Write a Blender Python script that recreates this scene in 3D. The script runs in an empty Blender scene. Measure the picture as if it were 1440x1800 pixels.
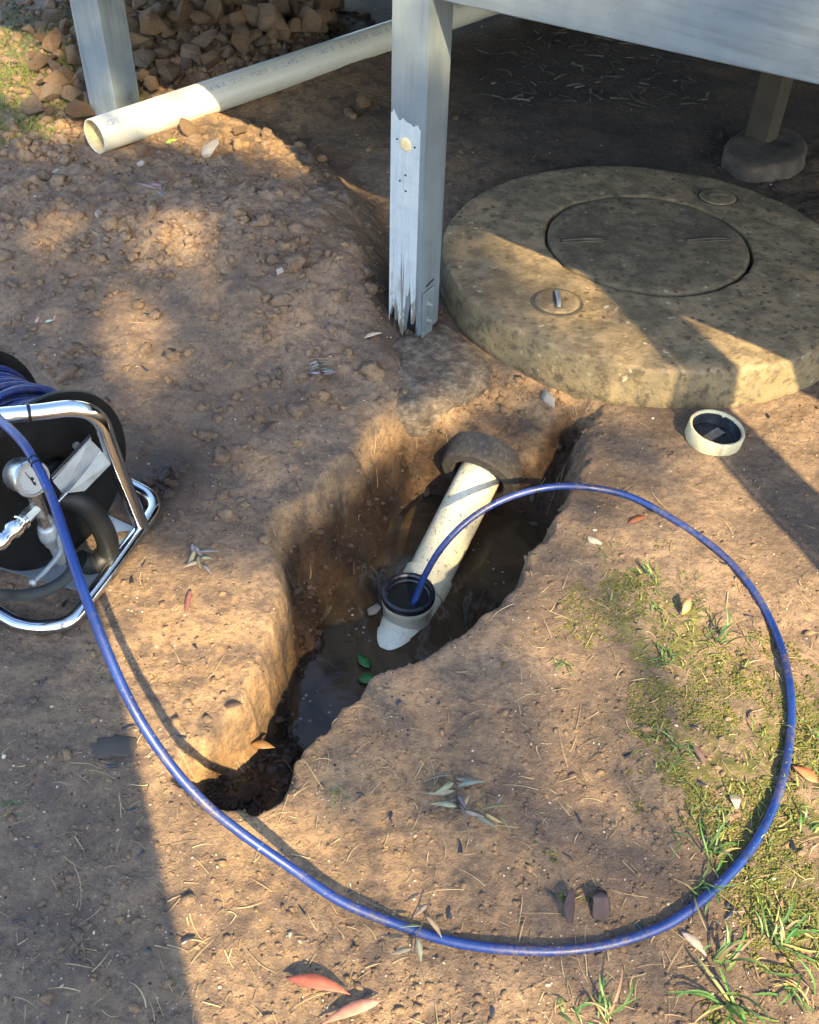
import bpy, math, random
import numpy as np
from mathutils import Vector, Matrix

random.seed(7); RS = np.random.RandomState(11)
sc = bpy.context.scene
COL = sc.collection

# ------------------------------------------------------------------ camera
FPX, PITCH, CAMH = 1725.0, math.radians(43.0), 1.5          # focal length in pixels of the 1440 px wide photograph
ROLL = math.asin(60.0 / (FPX / math.tan(PITCH)))
cF = Vector((0, math.cos(PITCH), -math.sin(PITCH)))
r0 = Vector((1, 0, 0)); u0 = Vector((0, math.sin(PITCH), math.cos(PITCH)))
cR = r0 * math.cos(ROLL) + u0 * math.sin(ROLL)
cU = r0 * -math.sin(ROLL) + u0 * math.cos(ROLL)
cam = bpy.data.cameras.new('camera'); cam.sensor_fit = 'HORIZONTAL'; cam.sensor_width = 36.0
cam.lens = 36.0 * FPX / 1440.0; cam.clip_start = 0.02; cam.clip_end = 200
camo = bpy.data.objects.new('camera', cam); COL.objects.link(camo)
mw = Matrix.Identity(4)
for i in range(3):
    mw[i][0] = cR[i]; mw[i][1] = cU[i]; mw[i][2] = -cF[i]
mw[2][3] = CAMH
camo.matrix_world = mw
sc.camera = camo

# ------------------------------------------------------------------ light
AZ, EL = math.radians(23), math.radians(36.5)
SUN = Vector((math.cos(EL) * math.sin(AZ), -math.cos(EL) * math.cos(AZ), math.sin(EL)))    # towards the sun
w = bpy.data.worlds.new('World'); sc.world = w; w.use_nodes = True
nt = w.node_tree
sky = nt.nodes.new('ShaderNodeTexSky'); sky.sky_type = 'NISHITA'; sky.sun_disc = False
sky.sun_elevation = EL; sky.sun_rotation = math.pi - AZ
sky.air_density = 1.0; sky.dust_density = 0.8; sky.ozone_density = 1.0
nt.links.new(sky.outputs[0], nt.nodes['Background'].inputs[0])
nt.nodes['Background'].inputs[1].default_value = 0.15
sl = bpy.data.lights.new('sun', 'SUN'); sl.energy = 4.2; sl.angle = math.radians(0.55); sl.color = (1.0, 0.77, 0.42)
so = bpy.data.objects.new('sun', sl); COL.objects.link(so)
so.rotation_euler = SUN.to_track_quat('Z', 'Y').to_euler(); so.location = SUN * 20
sc.view_settings.view_transform = 'Standard'; sc.view_settings.look = 'None'
sc.view_settings.gamma = 1.0; sc.view_settings.use_curve_mapping = False
sc.view_settings.exposure = 2.4
sc.render.engine = 'CYCLES'
sc.cycles.use_denoising = True
sc.cycles.max_bounces = 6; sc.cycles.diffuse_bounces = 4; sc.cycles.glossy_bounces = 3
sc.cycles.transmission_bounces = 4; sc.cycles.transparent_max_bounces = 6
sc.cycles.caustics_reflective = False; sc.cycles.caustics_refractive = False

# ------------------------------------------------------------------ layout helpers
def ray(u, v):
    return cF + cR * ((u - 720) / FPX) - cU * ((v - 900) / FPX)
def at(u, v, z=0.0):
    d = ray(u, v); t = (z - CAMH) / d.z
    return Vector((0, 0, CAMH)) + d * t

def tag(o, label=None, cat=None, group=None, kind=None):
    if label: o['label'] = label
    if cat: o['category'] = cat
    if group: o['group'] = group
    if kind: o['kind'] = kind
    return o
def empty(name, loc, label, cat, group=None, rot=None):
    o = bpy.data.objects.new(name, None); COL.objects.link(o); o.location = loc
    o.empty_display_size = 0.05
    if rot is not None: o.rotation_euler = rot
    return tag(o, label, cat, group)
def link(name, me, mat=None, parent=None, loc=None, rot=None, smooth=False):
    o = bpy.data.objects.new(name, me); COL.objects.link(o)
    if mat is not None and not me.materials: me.materials.append(mat)
    if parent is not None: o.parent = parent
    if loc is not None: o.location = loc
    if rot is not None: o.rotation_euler = rot
    if smooth: me.shade_smooth()
    return o

class MB:
    """collects shapes; build() links them as one mesh object"""
    def __init__(s): s.v = []; s.f = []
    def add(s, vs, fs):
        b = len(s.v); s.v += [tuple(p) for p in vs]; s.f += [tuple(i + b for i in f) for f in fs]
    def box(s, c, ex, ey, ez):
        c = Vector(c); ex = Vector(ex); ey = Vector(ey); ez = Vector(ez)
        vs = [c + ex * i + ey * j + ez * k for k in (-1, 1) for j in (-1, 1) for i in (-1, 1)]
        s.add(vs, [(0, 2, 3, 1), (4, 5, 7, 6), (0, 1, 5, 4), (2, 6, 7, 3), (0, 4, 6, 2), (1, 3, 7, 5)])
    def tube(s, pts, r, seg=12, cap=True, closed=False):
        pts = [Vector(p) for p in pts]; n = len(pts)
        rr = r if hasattr(r, '__len__') else [r] * n
        tang = []
        for i in range(n):
            if closed: t = pts[(i + 1) % n] - pts[i - 1]
            else: t = pts[min(i + 1, n - 1)] - pts[max(i - 1, 0)]
            tang.append(t.normalized())
        up = Vector((0, 0, 1)) if abs(tang[0].z) < .9 else Vector((1, 0, 0))
        nx = tang[0].cross(up).normalized(); vs = []
        for i in range(n):
            nx = (nx - tang[i] * nx.dot(tang[i])).normalized(); ny = tang[i].cross(nx)
            for k in range(seg):
                a = 2 * math.pi * k / seg
                vs.append(pts[i] + (nx * math.cos(a) + ny * math.sin(a)) * rr[i])
        fs = []
        for i in range(n if closed else n - 1):
            j = (i + 1) % n
            for k in range(seg):
                k2 = (k + 1) % seg
                fs.append((i * seg + k, i * seg + k2, j * seg + k2, j * seg + k))
        if cap and not closed:
            fs.append(tuple(reversed(range(seg)))); fs.append(tuple((n - 1) * seg + k for k in range(seg)))
        s.add(vs, fs)
    def lathe(s, prof, o, ax, seg=48, closed=False, jit=0.0):
        """profile of (radius, height) turned round the axis ax through o"""
        o = Vector(o); ax = Vector(ax).normalized()
        up = Vector((0, 0, 1)) if abs(ax.z) < .9 else Vector((1, 0, 0))
        ex = ax.cross(up).normalized(); ey = ax.cross(ex); vs = []; n = len(prof)
        for (r, h) in prof:
            for k in range(seg):
                a = 2 * math.pi * k / seg
                q = r + (random.uniform(-jit, jit) if jit else 0)
                vs.append(o + ax * h + (ex * math.cos(a) + ey * math.sin(a)) * q)
        fs = []
        for i in range(n if closed else n - 1):
            j = (i + 1) % n
            for k in range(seg):
                k2 = (k + 1) % seg
                fs.append((i * seg + k, j * seg + k, j * seg + k2, i * seg + k2))
        if not closed:
            fs.append(tuple(range(seg))); fs.append(tuple((n - 1) * seg + k for k in reversed(range(seg))))
        s.add(vs, fs)
    def build(s, name, mat, parent=None, smooth=None, **kw):
        me = bpy.data.meshes.new(name); me.from_pydata(s.v, [], s.f); me.update()
        import bmesh
        bm = bmesh.new(); bm.from_mesh(me); bmesh.ops.recalc_face_normals(bm, faces=bm.faces); bm.to_mesh(me); bm.free()
        o = link(name, me, mat, parent, **kw)
        if smooth:
            me.shade_smooth()
            try: me.set_sharp_from_angle(angle=math.radians(smooth))
            except Exception: pass
        return o

def np_mesh(name, V, F, mat, col=None, smooth=False):
    """mesh from numpy arrays: V (n,3), F (m,k)"""
    me = bpy.data.meshes.new(name); n, m, k = len(V), len(F), F.shape[1]
    me.vertices.add(n); me.vertices.foreach_set('co', np.asarray(V, np.float32).ravel())
    me.loops.add(m * k); me.loops.foreach_set('vertex_index', np.asarray(F, np.int32).ravel())
    me.polygons.add(m); me.polygons.foreach_set('loop_start', np.arange(0, m * k, k, dtype=np.int32))
    me.update(calc_edges=True)
    if col is not None:
        a = me.color_attributes.new('zone', 'FLOAT_COLOR', 'POINT')
        c = np.ones((n, 4), np.float32); c[:, :col.shape[1]] = col
        a.data.foreach_set('color', c.ravel())
    if smooth: me.shade_smooth()
    me.materials.append(mat)
    return me

def smooth_path(pts, sub=8):
    P = [Vector(p) for p in pts]; P = [P[0] * 2 - P[1]] + P + [P[-1] * 2 - P[-2]]; out = []
    for i in range(1, len(P) - 2):
        for k in range(sub):
            t = k / sub; a, b, c, d = P[i - 1], P[i], P[i + 1], P[i + 2]
            out.append(0.5 * ((2 * b) + (c - a) * t + (2 * a - 5 * b + 4 * c - d) * t * t + (3 * b - a - 3 * c + d) * t ** 3))
    out.append(P[-2]); return out

# ------------------------------------------------------------------ noise
def _h(ix, iy, seed):
    h = (ix.astype(np.int64) * 374761393 + iy.astype(np.int64) * 668265263 + seed * 982451653) & 0xffffffff
    h = ((h ^ (h >> 13)) * 1274126177) & 0xffffffff
    h = ((h ^ (h >> 16)) * 2246822519) & 0xffffffff
    return (h ^ (h >> 15)).astype(np.float64) / 4294967296.0
def vn(x, y, seed=0):
    ix = np.floor(x); iy = np.floor(y); fx = x - ix; fy = y - iy
    fx = fx * fx * fx * (fx * (fx * 6 - 15) + 10); fy = fy * fy * fy * (fy * (fy * 6 - 15) + 10)
    a = _h(ix, iy, seed); b = _h(ix + 1, iy, seed); c = _h(ix, iy + 1, seed); d = _h(ix + 1, iy + 1, seed)
    return (a + (b - a) * fx) * (1 - fy) + (c + (d - c) * fx) * fy
def fbm(x, y, f, o=4, seed=0, g=.5):
    s = 0; a = 1; t = 0
    for i in range(o):
        ca, sa = math.cos(i * 1.1), math.sin(i * 1.1)
        s = s + a * (vn((x * ca - y * sa) * f + 17.3 * i, (x * sa + y * ca) * f - 9.1 * i, seed + i) * 2 - 1); t += a; a *= g; f *= 2.03
    return s / t
def ss(a, b, x):
    t = np.clip((x - a) / (b - a), 0, 1); return t * t * (3 - 2 * t)

# ------------------------------------------------------------------ materials
class NT:
    def __init__(s, name):
        s.m = bpy.data.materials.new(name); s.m.use_nodes = True; s.t = s.m.node_tree
        s.b = s.t.nodes['Principled BSDF']; s.co = s.t.nodes.new('ShaderNodeTexCoord').outputs['Object']
    def n(s, ty, **kw):
        x = s.t.nodes.new(ty)
        for k, v in kw.items():
            if hasattr(x, k): setattr(x, k, v)
            else: s.set(x, k, v)
        return x
    def set(s, x, k, v):
        i = x.inputs[k] if not isinstance(k, int) else x.inputs[k]
        if hasattr(v, 'is_output'): s.t.links.new(v, i)
        else: i.default_value = v
    def noise(s, scale, detail=6, rough=.6, dist=0, co=None):
        x = s.t.nodes.new('ShaderNodeTexNoise'); x.inputs['Scale'].default_value = scale; x.inputs['Detail'].default_value = detail
        x.inputs['Roughness'].default_value = rough; x.inputs['Distortion'].default_value = dist
        s.t.links.new(co or s.co, x.inputs['Vector']); return x.outputs['Fac']
    def voro(s, scale, feat='F1', co=None, out='Distance', rnd=1.0):
        x = s.t.nodes.new('ShaderNodeTexVoronoi'); x.feature = feat; x.inputs['Scale'].default_value = scale
        x.inputs['Randomness'].default_value = rnd
        s.t.links.new(co or s.co, x.inputs['Vector']); return x.outputs[out]
    def ramp(s, fac, stops, interp='LINEAR'):
        x = s.t.nodes.new('ShaderNodeValToRGB'); e = x.color_ramp.elements; x.color_ramp.interpolation = interp
        while len(e) < len(stops): e.new(.5)
        for el, (p, c) in zip(e, stops):
            el.position = p
            el.color = (c, c, c, 1) if not hasattr(c, '__len__') else (*c, 1)
        s.t.links.new(fac, x.inputs[0]); return x.outputs[0]
    def mix(s, fac, a, b, mode='MIX'):
        x = s.t.nodes.new('ShaderNodeMix'); x.data_type = 'RGBA'; x.blend_type = mode
        for i, v in ((0, fac), (6, a), (7, b)):
            if hasattr(v, 'is_output'): s.t.links.new(v, x.inputs[i])
            elif hasattr(v, '__len__'): x.inputs[i].default_value = (*v, 1)
            else: x.inputs[i].default_value = v
        return x.outputs[2]
    def math(s, op, a, b=0.0, c=None):
        x = s.t.nodes.new('ShaderNodeMath'); x.operation = op
        for i, v in ((0, a), (1, b), (2, c)):
            if v is None: continue
            if hasattr(v, 'is_output'): s.t.links.new(v, x.inputs[i])
            else: x.inputs[i].default_value = v
        return x.outputs[0]
    def bump(s, h, strength=.5, dist=.01, nrm=None):
        x = s.t.nodes.new('ShaderNodeBump'); x.inputs['Strength'].default_value = strength; x.inputs['Distance'].default_value = dist
        s.t.links.new(h, x.inputs['Height'])
        if nrm is not None: s.t.links.new(nrm, x.inputs['Normal'])
        return x.outputs[0]
    def sep(s, v):
        x = s.t.nodes.new('ShaderNodeSeparateXYZ'); s.t.links.new(v, x.inputs[0]); return x.outputs
    def mapping(s, scale=(1, 1, 1), rot=(0, 0, 0), loc=(0, 0, 0), co=None):
        x = s.t.nodes.new('ShaderNodeMapping'); x.inputs['Scale'].default_value = scale; x.inputs['Rotation'].default_value = rot
        x.inputs['Location'].default_value = loc; s.t.links.new(co or s.co, x.inputs['Vector']); return x.outputs[0]
    def attr(s, name):
        x = s.t.nodes.new('ShaderNodeAttribute'); x.attribute_name = name; return x
    def out(s, **kw):
        names = dict(color='Base Color', rough='Roughness', metal='Metallic', normal='Normal', spec='Specular IOR Level',
                     trans='Transmission Weight', ior='IOR', sss='Subsurface Weight', coat='Coat Weight')
        for k, v in kw.items():
            if k == 'color' and not hasattr(v, 'is_output'): v = (*v, 1)
            s.set(s.b, names[k], v)
        return s.m

def soil_material():
    k = NT('soil')
    a = k.attr('zone'); ch = k.sep(a.outputs['Color']); moss, wet, clay = ch[0], ch[1], ch[2]; deck_shade_inv = a.outputs['Alpha']
    n1 = k.noise(2.3, 8, .65, .6); n2 = k.noise(14, 8, .7, .3); n3 = k.noise(75, 6, .75); n4 = k.noise(260, 4, .7)
    c = k.ramp(n1, [(.34, (.088, .062, .044)), (.47, (.160, .110, .071)), (.62, (.250, .172, .109))])
    c = k.mix(clay, c, k.ramp(n2, [(.3, (.215, .127, .060)), (.7, (.360, .226, .108))]))  # clay, plus the warm tone painted over the sunlit patches
    c = k.mix(k.ramp(n2, [(.39, .75), (.52, 0.0)]), c, (.092, .066, .050))
    c = k.mix(k.ramp(n3, [(.38, .65), (.50, 0.0)]), c, (.078, .055, .040))
    c = k.mix(k.ramp(n3, [(.56, 0.0), (.74, .5)]), c, (.40, .285, .175))
    c = k.mix(k.ramp(n4, [(.36, .4), (.5, 0.0)]), c, (.12, .09, .068))
    c = k.mix(k.ramp(n4, [(.60, 0.0), (.74, .35)]), c, (.46, .35, .24))
    gr = k.voro(150, 'F1'); grc = k.voro(150, 'F1', out='Color')
    grsel = k.math('MULTIPLY', k.ramp(gr, [(.14, 1.0), (.2, 0.0)]), k.ramp(k.sep(grc)[0], [(.93, 0.0), (.94, 1.0)]))
    c = k.mix(grsel, c, (.40, .33, .25))
    dk = k.voro(95, 'F1'); dkc = k.voro(95, 'F1', out='Color')
    dksel = k.math('MULTIPLY', k.ramp(dk, [(.2, 1.0), (.27, 0.0)]), k.ramp(k.sep(dkc)[0], [(.93, 0.0), (.94, 1.0)]))
    c = k.mix(dksel, c, (.03, .024, .022))
    # moss film
    mn = k.math('ADD', k.math('MULTIPLY', k.noise(13, 6, .7, .5), 1.1), k.math('MULTIPLY', k.noise(80, 5, .75), .75))
    mf = k.ramp(k.math('ADD', k.math('MULTIPLY', moss, .50), k.math('SUBTRACT', mn, 1.36)), [(.10, 0.0), (.26, .9)])
    mc = k.ramp(k.noise(55, 4, .6), [(.3, (.042, .050, .014)), (.55, (.095, .095, .022)), (.75, (.150, .135, .034))])
    c = k.mix(mf, c, mc)
    c = k.mix(k.math('MULTIPLY', k.math('SUBTRACT', 1.0, deck_shade_inv), .9), c, k.mix(1.0, c, (.36, .37, .40), 'MULTIPLY'))  # painted deck shade darkens the soil
    # wet mud
    c = k.mix(wet, c, k.mix(1.0, c, (.20, .175, .165), 'MULTIPLY'))
    wn = k.math('MULTIPLY', wet, k.ramp(k.noise(9, 5, .6), [(.35, .55), (.6, 1.0)]))
    rg = k.math('SUBTRACT', .93, k.math('MULTIPLY', wn, .58))
    h = k.math('ADD', k.math('MULTIPLY', n3, 1.0), k.math('MULTIPLY', n2, 1.3))
    h = k.math('ADD', h, k.math('MULTIPLY', k.voro(48, 'F1'), -.35))
    nr = k.bump(h, .65, .014)
    nr = k.bump(n4, .6, .005, nr)
    return k.out(color=c, rough=rg, normal=nr, spec=.35)

def noisy(name, stops, scale=8, rough=.8, bump=.3, bs=60, bd=.004, metal=0, spec=.5, detail=6, dist=0):
    k = NT(name); n = k.noise(scale, detail, .65, dist)
    c = k.ramp(n, stops)
    return k.out(color=c, rough=rough, metal=metal, spec=spec, normal=k.bump(k.noise(bs, 6, .7), bump, bd))

def concrete_lid_material(name='lid_concrete', mul=(1.06, .96, .82)):
    k = NT(name); n1 = k.noise(3.0, 8, .7, .5); n2 = k.noise(16, 7, .7); n3 = k.noise(90, 5, .7)
    c = k.ramp(n1, [(.3, (.172, .148, .104)), (.5, (.240, .198, .134)), (.7, (.290, .212, .126))])
    c = k.mix(k.ramp(n2, [(.42, .75), (.56, 0.0)]), c, (.098, .082, .055))
    # lichen and damp spots
    dn_ = k.n('ShaderNodeTexNoise'); k.set(dn_, 'Vector', k.co); dn_.inputs['Scale'].default_value = 45; dn_.inputs['Detail'].default_value = 4
    va = k.n('ShaderNodeVectorMath', operation='MULTIPLY_ADD'); k.set(va, 0, dn_.outputs['Color']); va.inputs[1].default_value = (.035, .035, .035); k.set(va, 2, k.co); co = va.outputs[0]
    vd = k.voro(38, 'F1', co); vc = k.sep(k.voro(38, 'F1', co, 'Color'))
    spot = k.math('MULTIPLY', k.ramp(k.math('ADD', vd, k.math('MULTIPLY', n3, .35)), [(.42, 1.0), (.55, 0.0)]), k.ramp(vc[0], [(.38, 0.0), (.5, 1.0)]))
    big = k.ramp(k.noise(5.5, 6, .7, 1.0), [(.40, .6), (.52, 0.0)]); c = k.mix(big, c, (.100, .082, .056))
    far = k.ramp(k.sep(k.co)[1], [(.0, 0.0), (1.0, 1.0)])
    c = k.mix(k.math('MULTIPLY', spot, k.ramp(n1, [(.34, .2), (.58, .9)])), c, (.060, .050, .036))
    pv = k.voro(30, 'F1', co); pvc = k.sep(k.voro(30, 'F1', co, 'Color'))
    pale = k.math('MULTIPLY', k.ramp(k.math('ADD', pv, k.math('MULTIPLY', n3, .3)), [(.26, 1.0), (.38, 0.0)]), k.ramp(pvc[1], [(.78, 0.0), (.80, .8)]))
    c = k.mix(pale, c, (.42, .39, .32))
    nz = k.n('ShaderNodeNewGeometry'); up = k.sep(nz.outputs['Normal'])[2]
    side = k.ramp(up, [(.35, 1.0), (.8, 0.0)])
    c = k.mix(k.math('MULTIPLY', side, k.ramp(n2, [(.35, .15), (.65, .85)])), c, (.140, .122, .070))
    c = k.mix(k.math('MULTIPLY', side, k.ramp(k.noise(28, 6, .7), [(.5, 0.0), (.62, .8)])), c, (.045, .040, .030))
    c = k.mix(1.0, c, mul, 'MULTIPLY')
    nr = k.bump(k.math('ADD', n3, k.math('MULTIPLY', n2, 1.5)), .6, .010)
    nr = k.bump(k.noise(320, 3, .6), .3, .002, nr)
    return k.out(color=c, rough=.86, normal=nr, spec=.4)

def pvc_material(name, base, grime, specks, axis_print=None, rough=.38):
    k = NT(name); n1 = k.noise(5, 6, .65, .4); n3 = k.noise(60, 6, .75)
    c = k.mix(k.ramp(n1, [(.42, 0.0), (.75, .6)]), base, tuple(b * g for b, g in zip(base, (.86, .8, .66))))
    c = k.mix(k.math('MULTIPLY', k.ramp(n3, [(.56, 0.0), (.66, .9)]), grime), c, (.13, .10, .055))
    co = k.mapping((1, 1, 1), (.4, .5, .2)); v = k.noise(130, 3, .6, 1.5, co)
    c = k.mix(k.math('MULTIPLY', k.ramp(v, [(.60, 0.0), (.645, 1.0)]), specks), c, (.035, .03, .018))
    if axis_print:
        # faded line of factory print along the pipe: too worn to read
        s = k.sep(k.co)
        band = k.math('MULTIPLY', k.math('LESS_THAN', k.math('ABSOLUTE', k.math('SUBTRACT', s[1], axis_print[0])), axis_print[1]), k.math('GREATER_THAN', s[2], 0.0))
        pm = k.mapping((190, 330, 60)); pn = k.noise(1.0, 2, .5, 0, pm)
        gap = k.noise(1.0, 2, .5, 0, k.mapping((26, 3, 3)))
        pr = k.math('MULTIPLY', k.math('MULTIPLY', band, k.ramp(pn, [(.5, 0.0), (.56, .75)])), k.ramp(gap, [(.42, 0.0), (.5, 1.0)]))
        c = k.mix(pr, c, (.13, .15, .20))
    return k.out(color=c, rough=rough, normal=k.bump(k.noise(40, 4, .6), .08, .004), spec=.5)

def grey_paint_material(name='grey_paint', sc_=(60, 60, 3)):
    k = NT(name); gm = k.mapping(sc_); g = k.noise(1.0, 5, .6, .4, gm); n = k.noise(9, 6, .65)
    c = k.ramp(n, [(.3, (.090, .114, .131)), (.7, (.128, .155, .172))])
    c = k.mix(k.ramp(g, [(.32, .5), (.5, 0.0)]), c, (.058, .074, .085))
    c = k.mix(k.ramp(k.noise(55, 4, .7), [(.66, 0.0), (.72, .6)]), c, (.09, .09, .085))
    return k.out(color=c, rough=.6, normal=k.bump(g, .3, .003), spec=.4)

def peeled_paint_material():
    k = NT('peeled_paint'); s = k.sep(k.co)
    g = k.noise(1.0, 6, .65, .5, k.mapping((75, 75, 4))); n = k.noise(26, 6, .7, .6, k.mapping((1, 1, .35)))
    c = k.ramp(k.noise(18, 6, .7), [(.3, (.27, .315, .335)), (.7, (.36, .395, .405))])
    low = k.ramp(s[2], [(.03, 1.0), (.30, 0.0)])
    crack = k.math('ADD', g, k.math('MULTIPLY', low, -.17))
    c = k.mix(k.ramp(crack, [(.27, 1.0), (.37, 0.0)]), c, (.10, .088, .068))
    c = k.mix(k.ramp(k.math('ADD', n, k.math('MULTIPLY', low, -.26)), [(.22, 1.0), (.31, 0.0)]), c, (.13, .115, .085))
    nr = k.bump(k.math('ADD', g, n), .7, .006)
    return k.out(color=c, rough=.75, normal=nr, spec=.3)

def simple(name, c, rough=.5, metal=0.0, spec=.5, var=.25, scale=20, bump=.1, bs=80, bd=.002, coat=0):
    k = NT(name); lo = tuple(max(0, x * (1 - var)) for x in c); hi = tuple(min(1, x * (1 + var)) for x in c)
    n = k.noise(scale, 5, .6)
    rr = k.ramp(k.noise(scale * 1.7, 4, .6), [(.3, max(0, rough - .08)), (.7, min(1, rough + .12))])
    return k.out(color=k.ramp(n, [(.3, lo), (.7, hi)]), rough=rr, metal=metal, spec=spec, coat=coat, normal=k.bump(k.noise(bs, 4, .6), bump, bd))

def tint_material(name, rough=.7, sss=0.0, bump=.3, spec=.35):
    """colour from the piece's own attribute"""
    k = NT(name); a = k.attr('zone').outputs['Color']; n = k.noise(120, 5, .7)
    c = k.mix(k.ramp(n, [(.3, .55), (.6, 0.0)]), a, k.mix(1.0, a, (.45, .43, .42), 'MULTIPLY'))
    return k.out(color=c, rough=rough, spec=spec, normal=k.bump(n, bump, .003))

def water_material():
    k = NT('murky_water'); n = k.noise(6, 5, .6, 1.6)
    c = k.ramp(n, [(.35, (.028, .019, .011)), (.7, (.075, .048, .026))])
    fm = k.noise(1.0, 6, .65, 2.6, k.mapping((9, 4, 1), (0, 0, .5)))
    fz = k.noise(2.2, 3, .5)
    foam = k.math('MULTIPLY', k.ramp(fm, [(.55, 0.0), (.60, .3), (.64, 0.0)]), k.ramp(fz, [(.45, 0.0), (.58, 1.0)]))
    bub = k.math('MULTIPLY', k.ramp(k.voro(46, 'F1'), [(.12, .7), (.2, 0.0)]), k.ramp(k.noise(7, 3, .5), [(.55, 0.0), (.64, 1.0)]))
    c = k.mix(foam, c, (.20, .215, .20)); c = k.mix(bub, c, (.27, .28, .27))
    nr = k.bump(k.noise(14, 4, .55, .8), .16, .012)
    return k.out(color=c, rough=.08, normal=nr, ior=1.33, spec=.5)

MAT = {}
MAT['soil'] = soil_material()
MAT['lid'] = concrete_lid_material(); MAT['cover'] = concrete_lid_material('cover_concrete', (.76, .70, .62))
MAT['water'] = water_material()
MAT['footing'] = noisy('footing_concrete', [(.36, (.060, .045, .031)), (.48, (.115, .086, .058)), (.56, (.165, .127, .088)), (.70, (.26, .215, .16))], 40, .92, 1.0, 130, .012)
MAT['collar'] = noisy('collar_concrete', [(.3, (.022, .018, .014)), (.55, (.048, .040, .032)), (.75, (.10, .09, .078))], 90, .9, .4, 200, .003)
MAT['pvc_loose'] = pvc_material('loose_pvc', (.42, .41, .345), .25, .15, (-.034, .008))
MAT['pvc_dirty'] = pvc_material('dirty_pvc', (.52, .50, .37), .75, .9, None, .45)
MAT['pvc_fitting'] = pvc_material('fitting_pvc', (.60, .60, .49), .35, .3, None, .4)
MAT['pvc_cap'] = pvc_material('cap_pvc', (.46, .41, .26), .5, .35, None, .45)
MAT['pvc_inside'] = noisy('pipe_scale', [(.35, (.42, .34, .17)), (.6, (.55, .47, .28)), (.75, (.2, .14, .06))], 60, .9, .5, 90, .004)
MAT['paint'] = grey_paint_material()
MAT['beam_paint'] = grey_paint_material('grey_beam_paint', (3, 60, 60))
MAT['peel'] = peeled_paint_material()
MAT['old_wood'] = noisy('weathered_timber', [(.3, (.035, .028, .02)), (.6, (.08, .065, .045)), (.8, (.13, .11, .08))], 14, .9, .5, 50, .006)
MAT['dark_wood'] = noisy('dark_timber', [(.3, (.018, .014, .009)), (.7, (.038, .029, .018))], 10, .85, .4, 60, .004)
MAT['galv'] = simple('galvanised_steel', (.27, .30, .32), .45, .6, .5, .2, 25, .15)
MAT['strap'] = simple('painted_steel', (.13, .165, .18), .5, .25, .5, .2, 30, .15)
MAT['chrome'] = simple('chromed_tube', (.55, .57, .59), .14, 1.0, .5, .08, 15, .04, 50)
MAT['black'] = simple('black_plastic', (.0045, .005, .0055), .48, 0, .28, .35, 12, .12, 60)
MAT['rubber'] = simple('black_rubber', (.008, .009, .0095), .5, 0, .3, .35, 14, .15, 60)
MAT['greyhose'] = simple('grey_hose', (.03, .036, .038), .55, 0, .4, .2, 18, .1)
MAT['rim_rubber'] = simple('wet_dark_rim', (.010, .013, .018), .2, 0, .6, .3, 25, .15)
MAT['tar'] = noisy('wet_tar', [(.35, (.009, .011, .014)), (.6, (.024, .028, .035)), (.75, (.07, .075, .085))], 35, .3, .6, 60, .006)
MAT['dial'] = simple('dial_face', (.27, .28, .265), .4, 0, .4, .04, 10, 0.0)
MAT['brass'] = simple('nickel_fitting', (.42, .40, .37), .28, .95, .5, .15, 25, .1)
MAT['casing'] = simple('gauge_casing', (.36, .39, .41), .3, .9, .5, .1, 20, .05)
MAT['glass'] = simple('gauge_glass', (.9, .92, .92), .05, 0, .5, 0, 5, 0)
MAT['tint'] = tint_material('litter')
MAT['clod'] = tint_material('clods', .9, 0, .7, .25)
MAT['leaf'] = tint_material('leaves', .5, 0, .15, .45)
MAT['bark'] = noisy('gum_bark', [(.3, (.14, .11, .085)), (.6, (.30, .26, .21))], 6, .85, .5, 25, .01)
MAT['crown'] = noisy('gum_leaves', [(.3, (.045, .06, .025)), (.7, (.08, .10, .045))], 8, .6, .1, 40, .002)
def hose_material():
    k = NT('blue_hose'); n = k.noise(26, 6, .7, .5)
    c = k.ramp(k.noise(9, 4, .6), [(.3, (.003, .014, .085)), (.7, (.006, .030, .155))])
    c = k.mix(k.ramp(n, [(.58, 0.0), (.66, .85)]), c, (.008, .010, .022))
    mud = k.math('MULTIPLY', k.ramp(k.noise(5, 5, .7, .8), [(.50, 0.0), (.60, 1.0)]), k.ramp(k.noise(110, 4, .7), [(.42, 0.0), (.58, .75)]))
    c = k.mix(mud, c, (.085, .066, .052))
    c = k.mix(k.ramp(k.noise(170, 3, .7), [(.66, 0.0), (.70, .6)]), c, (.24, .26, .32))
    rg = k.ramp(k.noise(14, 5, .7), [(.35, .30), (.65, .55)])
    return k.out(color=c, rough=rg, normal=k.bump(k.noise(60, 5, .7), .2, .003), spec=.5)
MAT['hose'] = hose_material()
def rock_material():
    k = NT('clay_rock'); oi = k.n('ShaderNodeObjectInfo').outputs['Random']
    n = k.noise(9, 7, .7, .4); n3 = k.noise(70, 5, .7)
    a = k.ramp(oi, [(0.0, (.24, .155, .088)), (.35, (.35, .225, .125)), (.6, (.27, .205, .148)), (.8, (.40, .262, .148)), (1.0, (.31, .235, .168))])
    c = k.mix(k.ramp(n, [(.35, .7), (.6, 0.0)]), a, k.mix(1.0, a, (.55, .5, .46), 'MULTIPLY'))
    c = k.mix(k.ramp(n3, [(.55, 0.0), (.72, .6)]), c, (.40, .28, .165)); c = k.mix(k.ramp(n3, [(.32, .7), (.46, 0.0)]), c, (.11, .072, .045))
    return k.out(color=c, rough=.92, normal=k.bump(k.math('ADD', k.math('ADD', n3, k.math('MULTIPLY', n, 2)), k.math('MULTIPLY', k.voro(16, 'DISTANCE_TO_EDGE'), 1.2)), .9, .022), spec=.25)
MAT['rock'] = rock_material()
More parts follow.
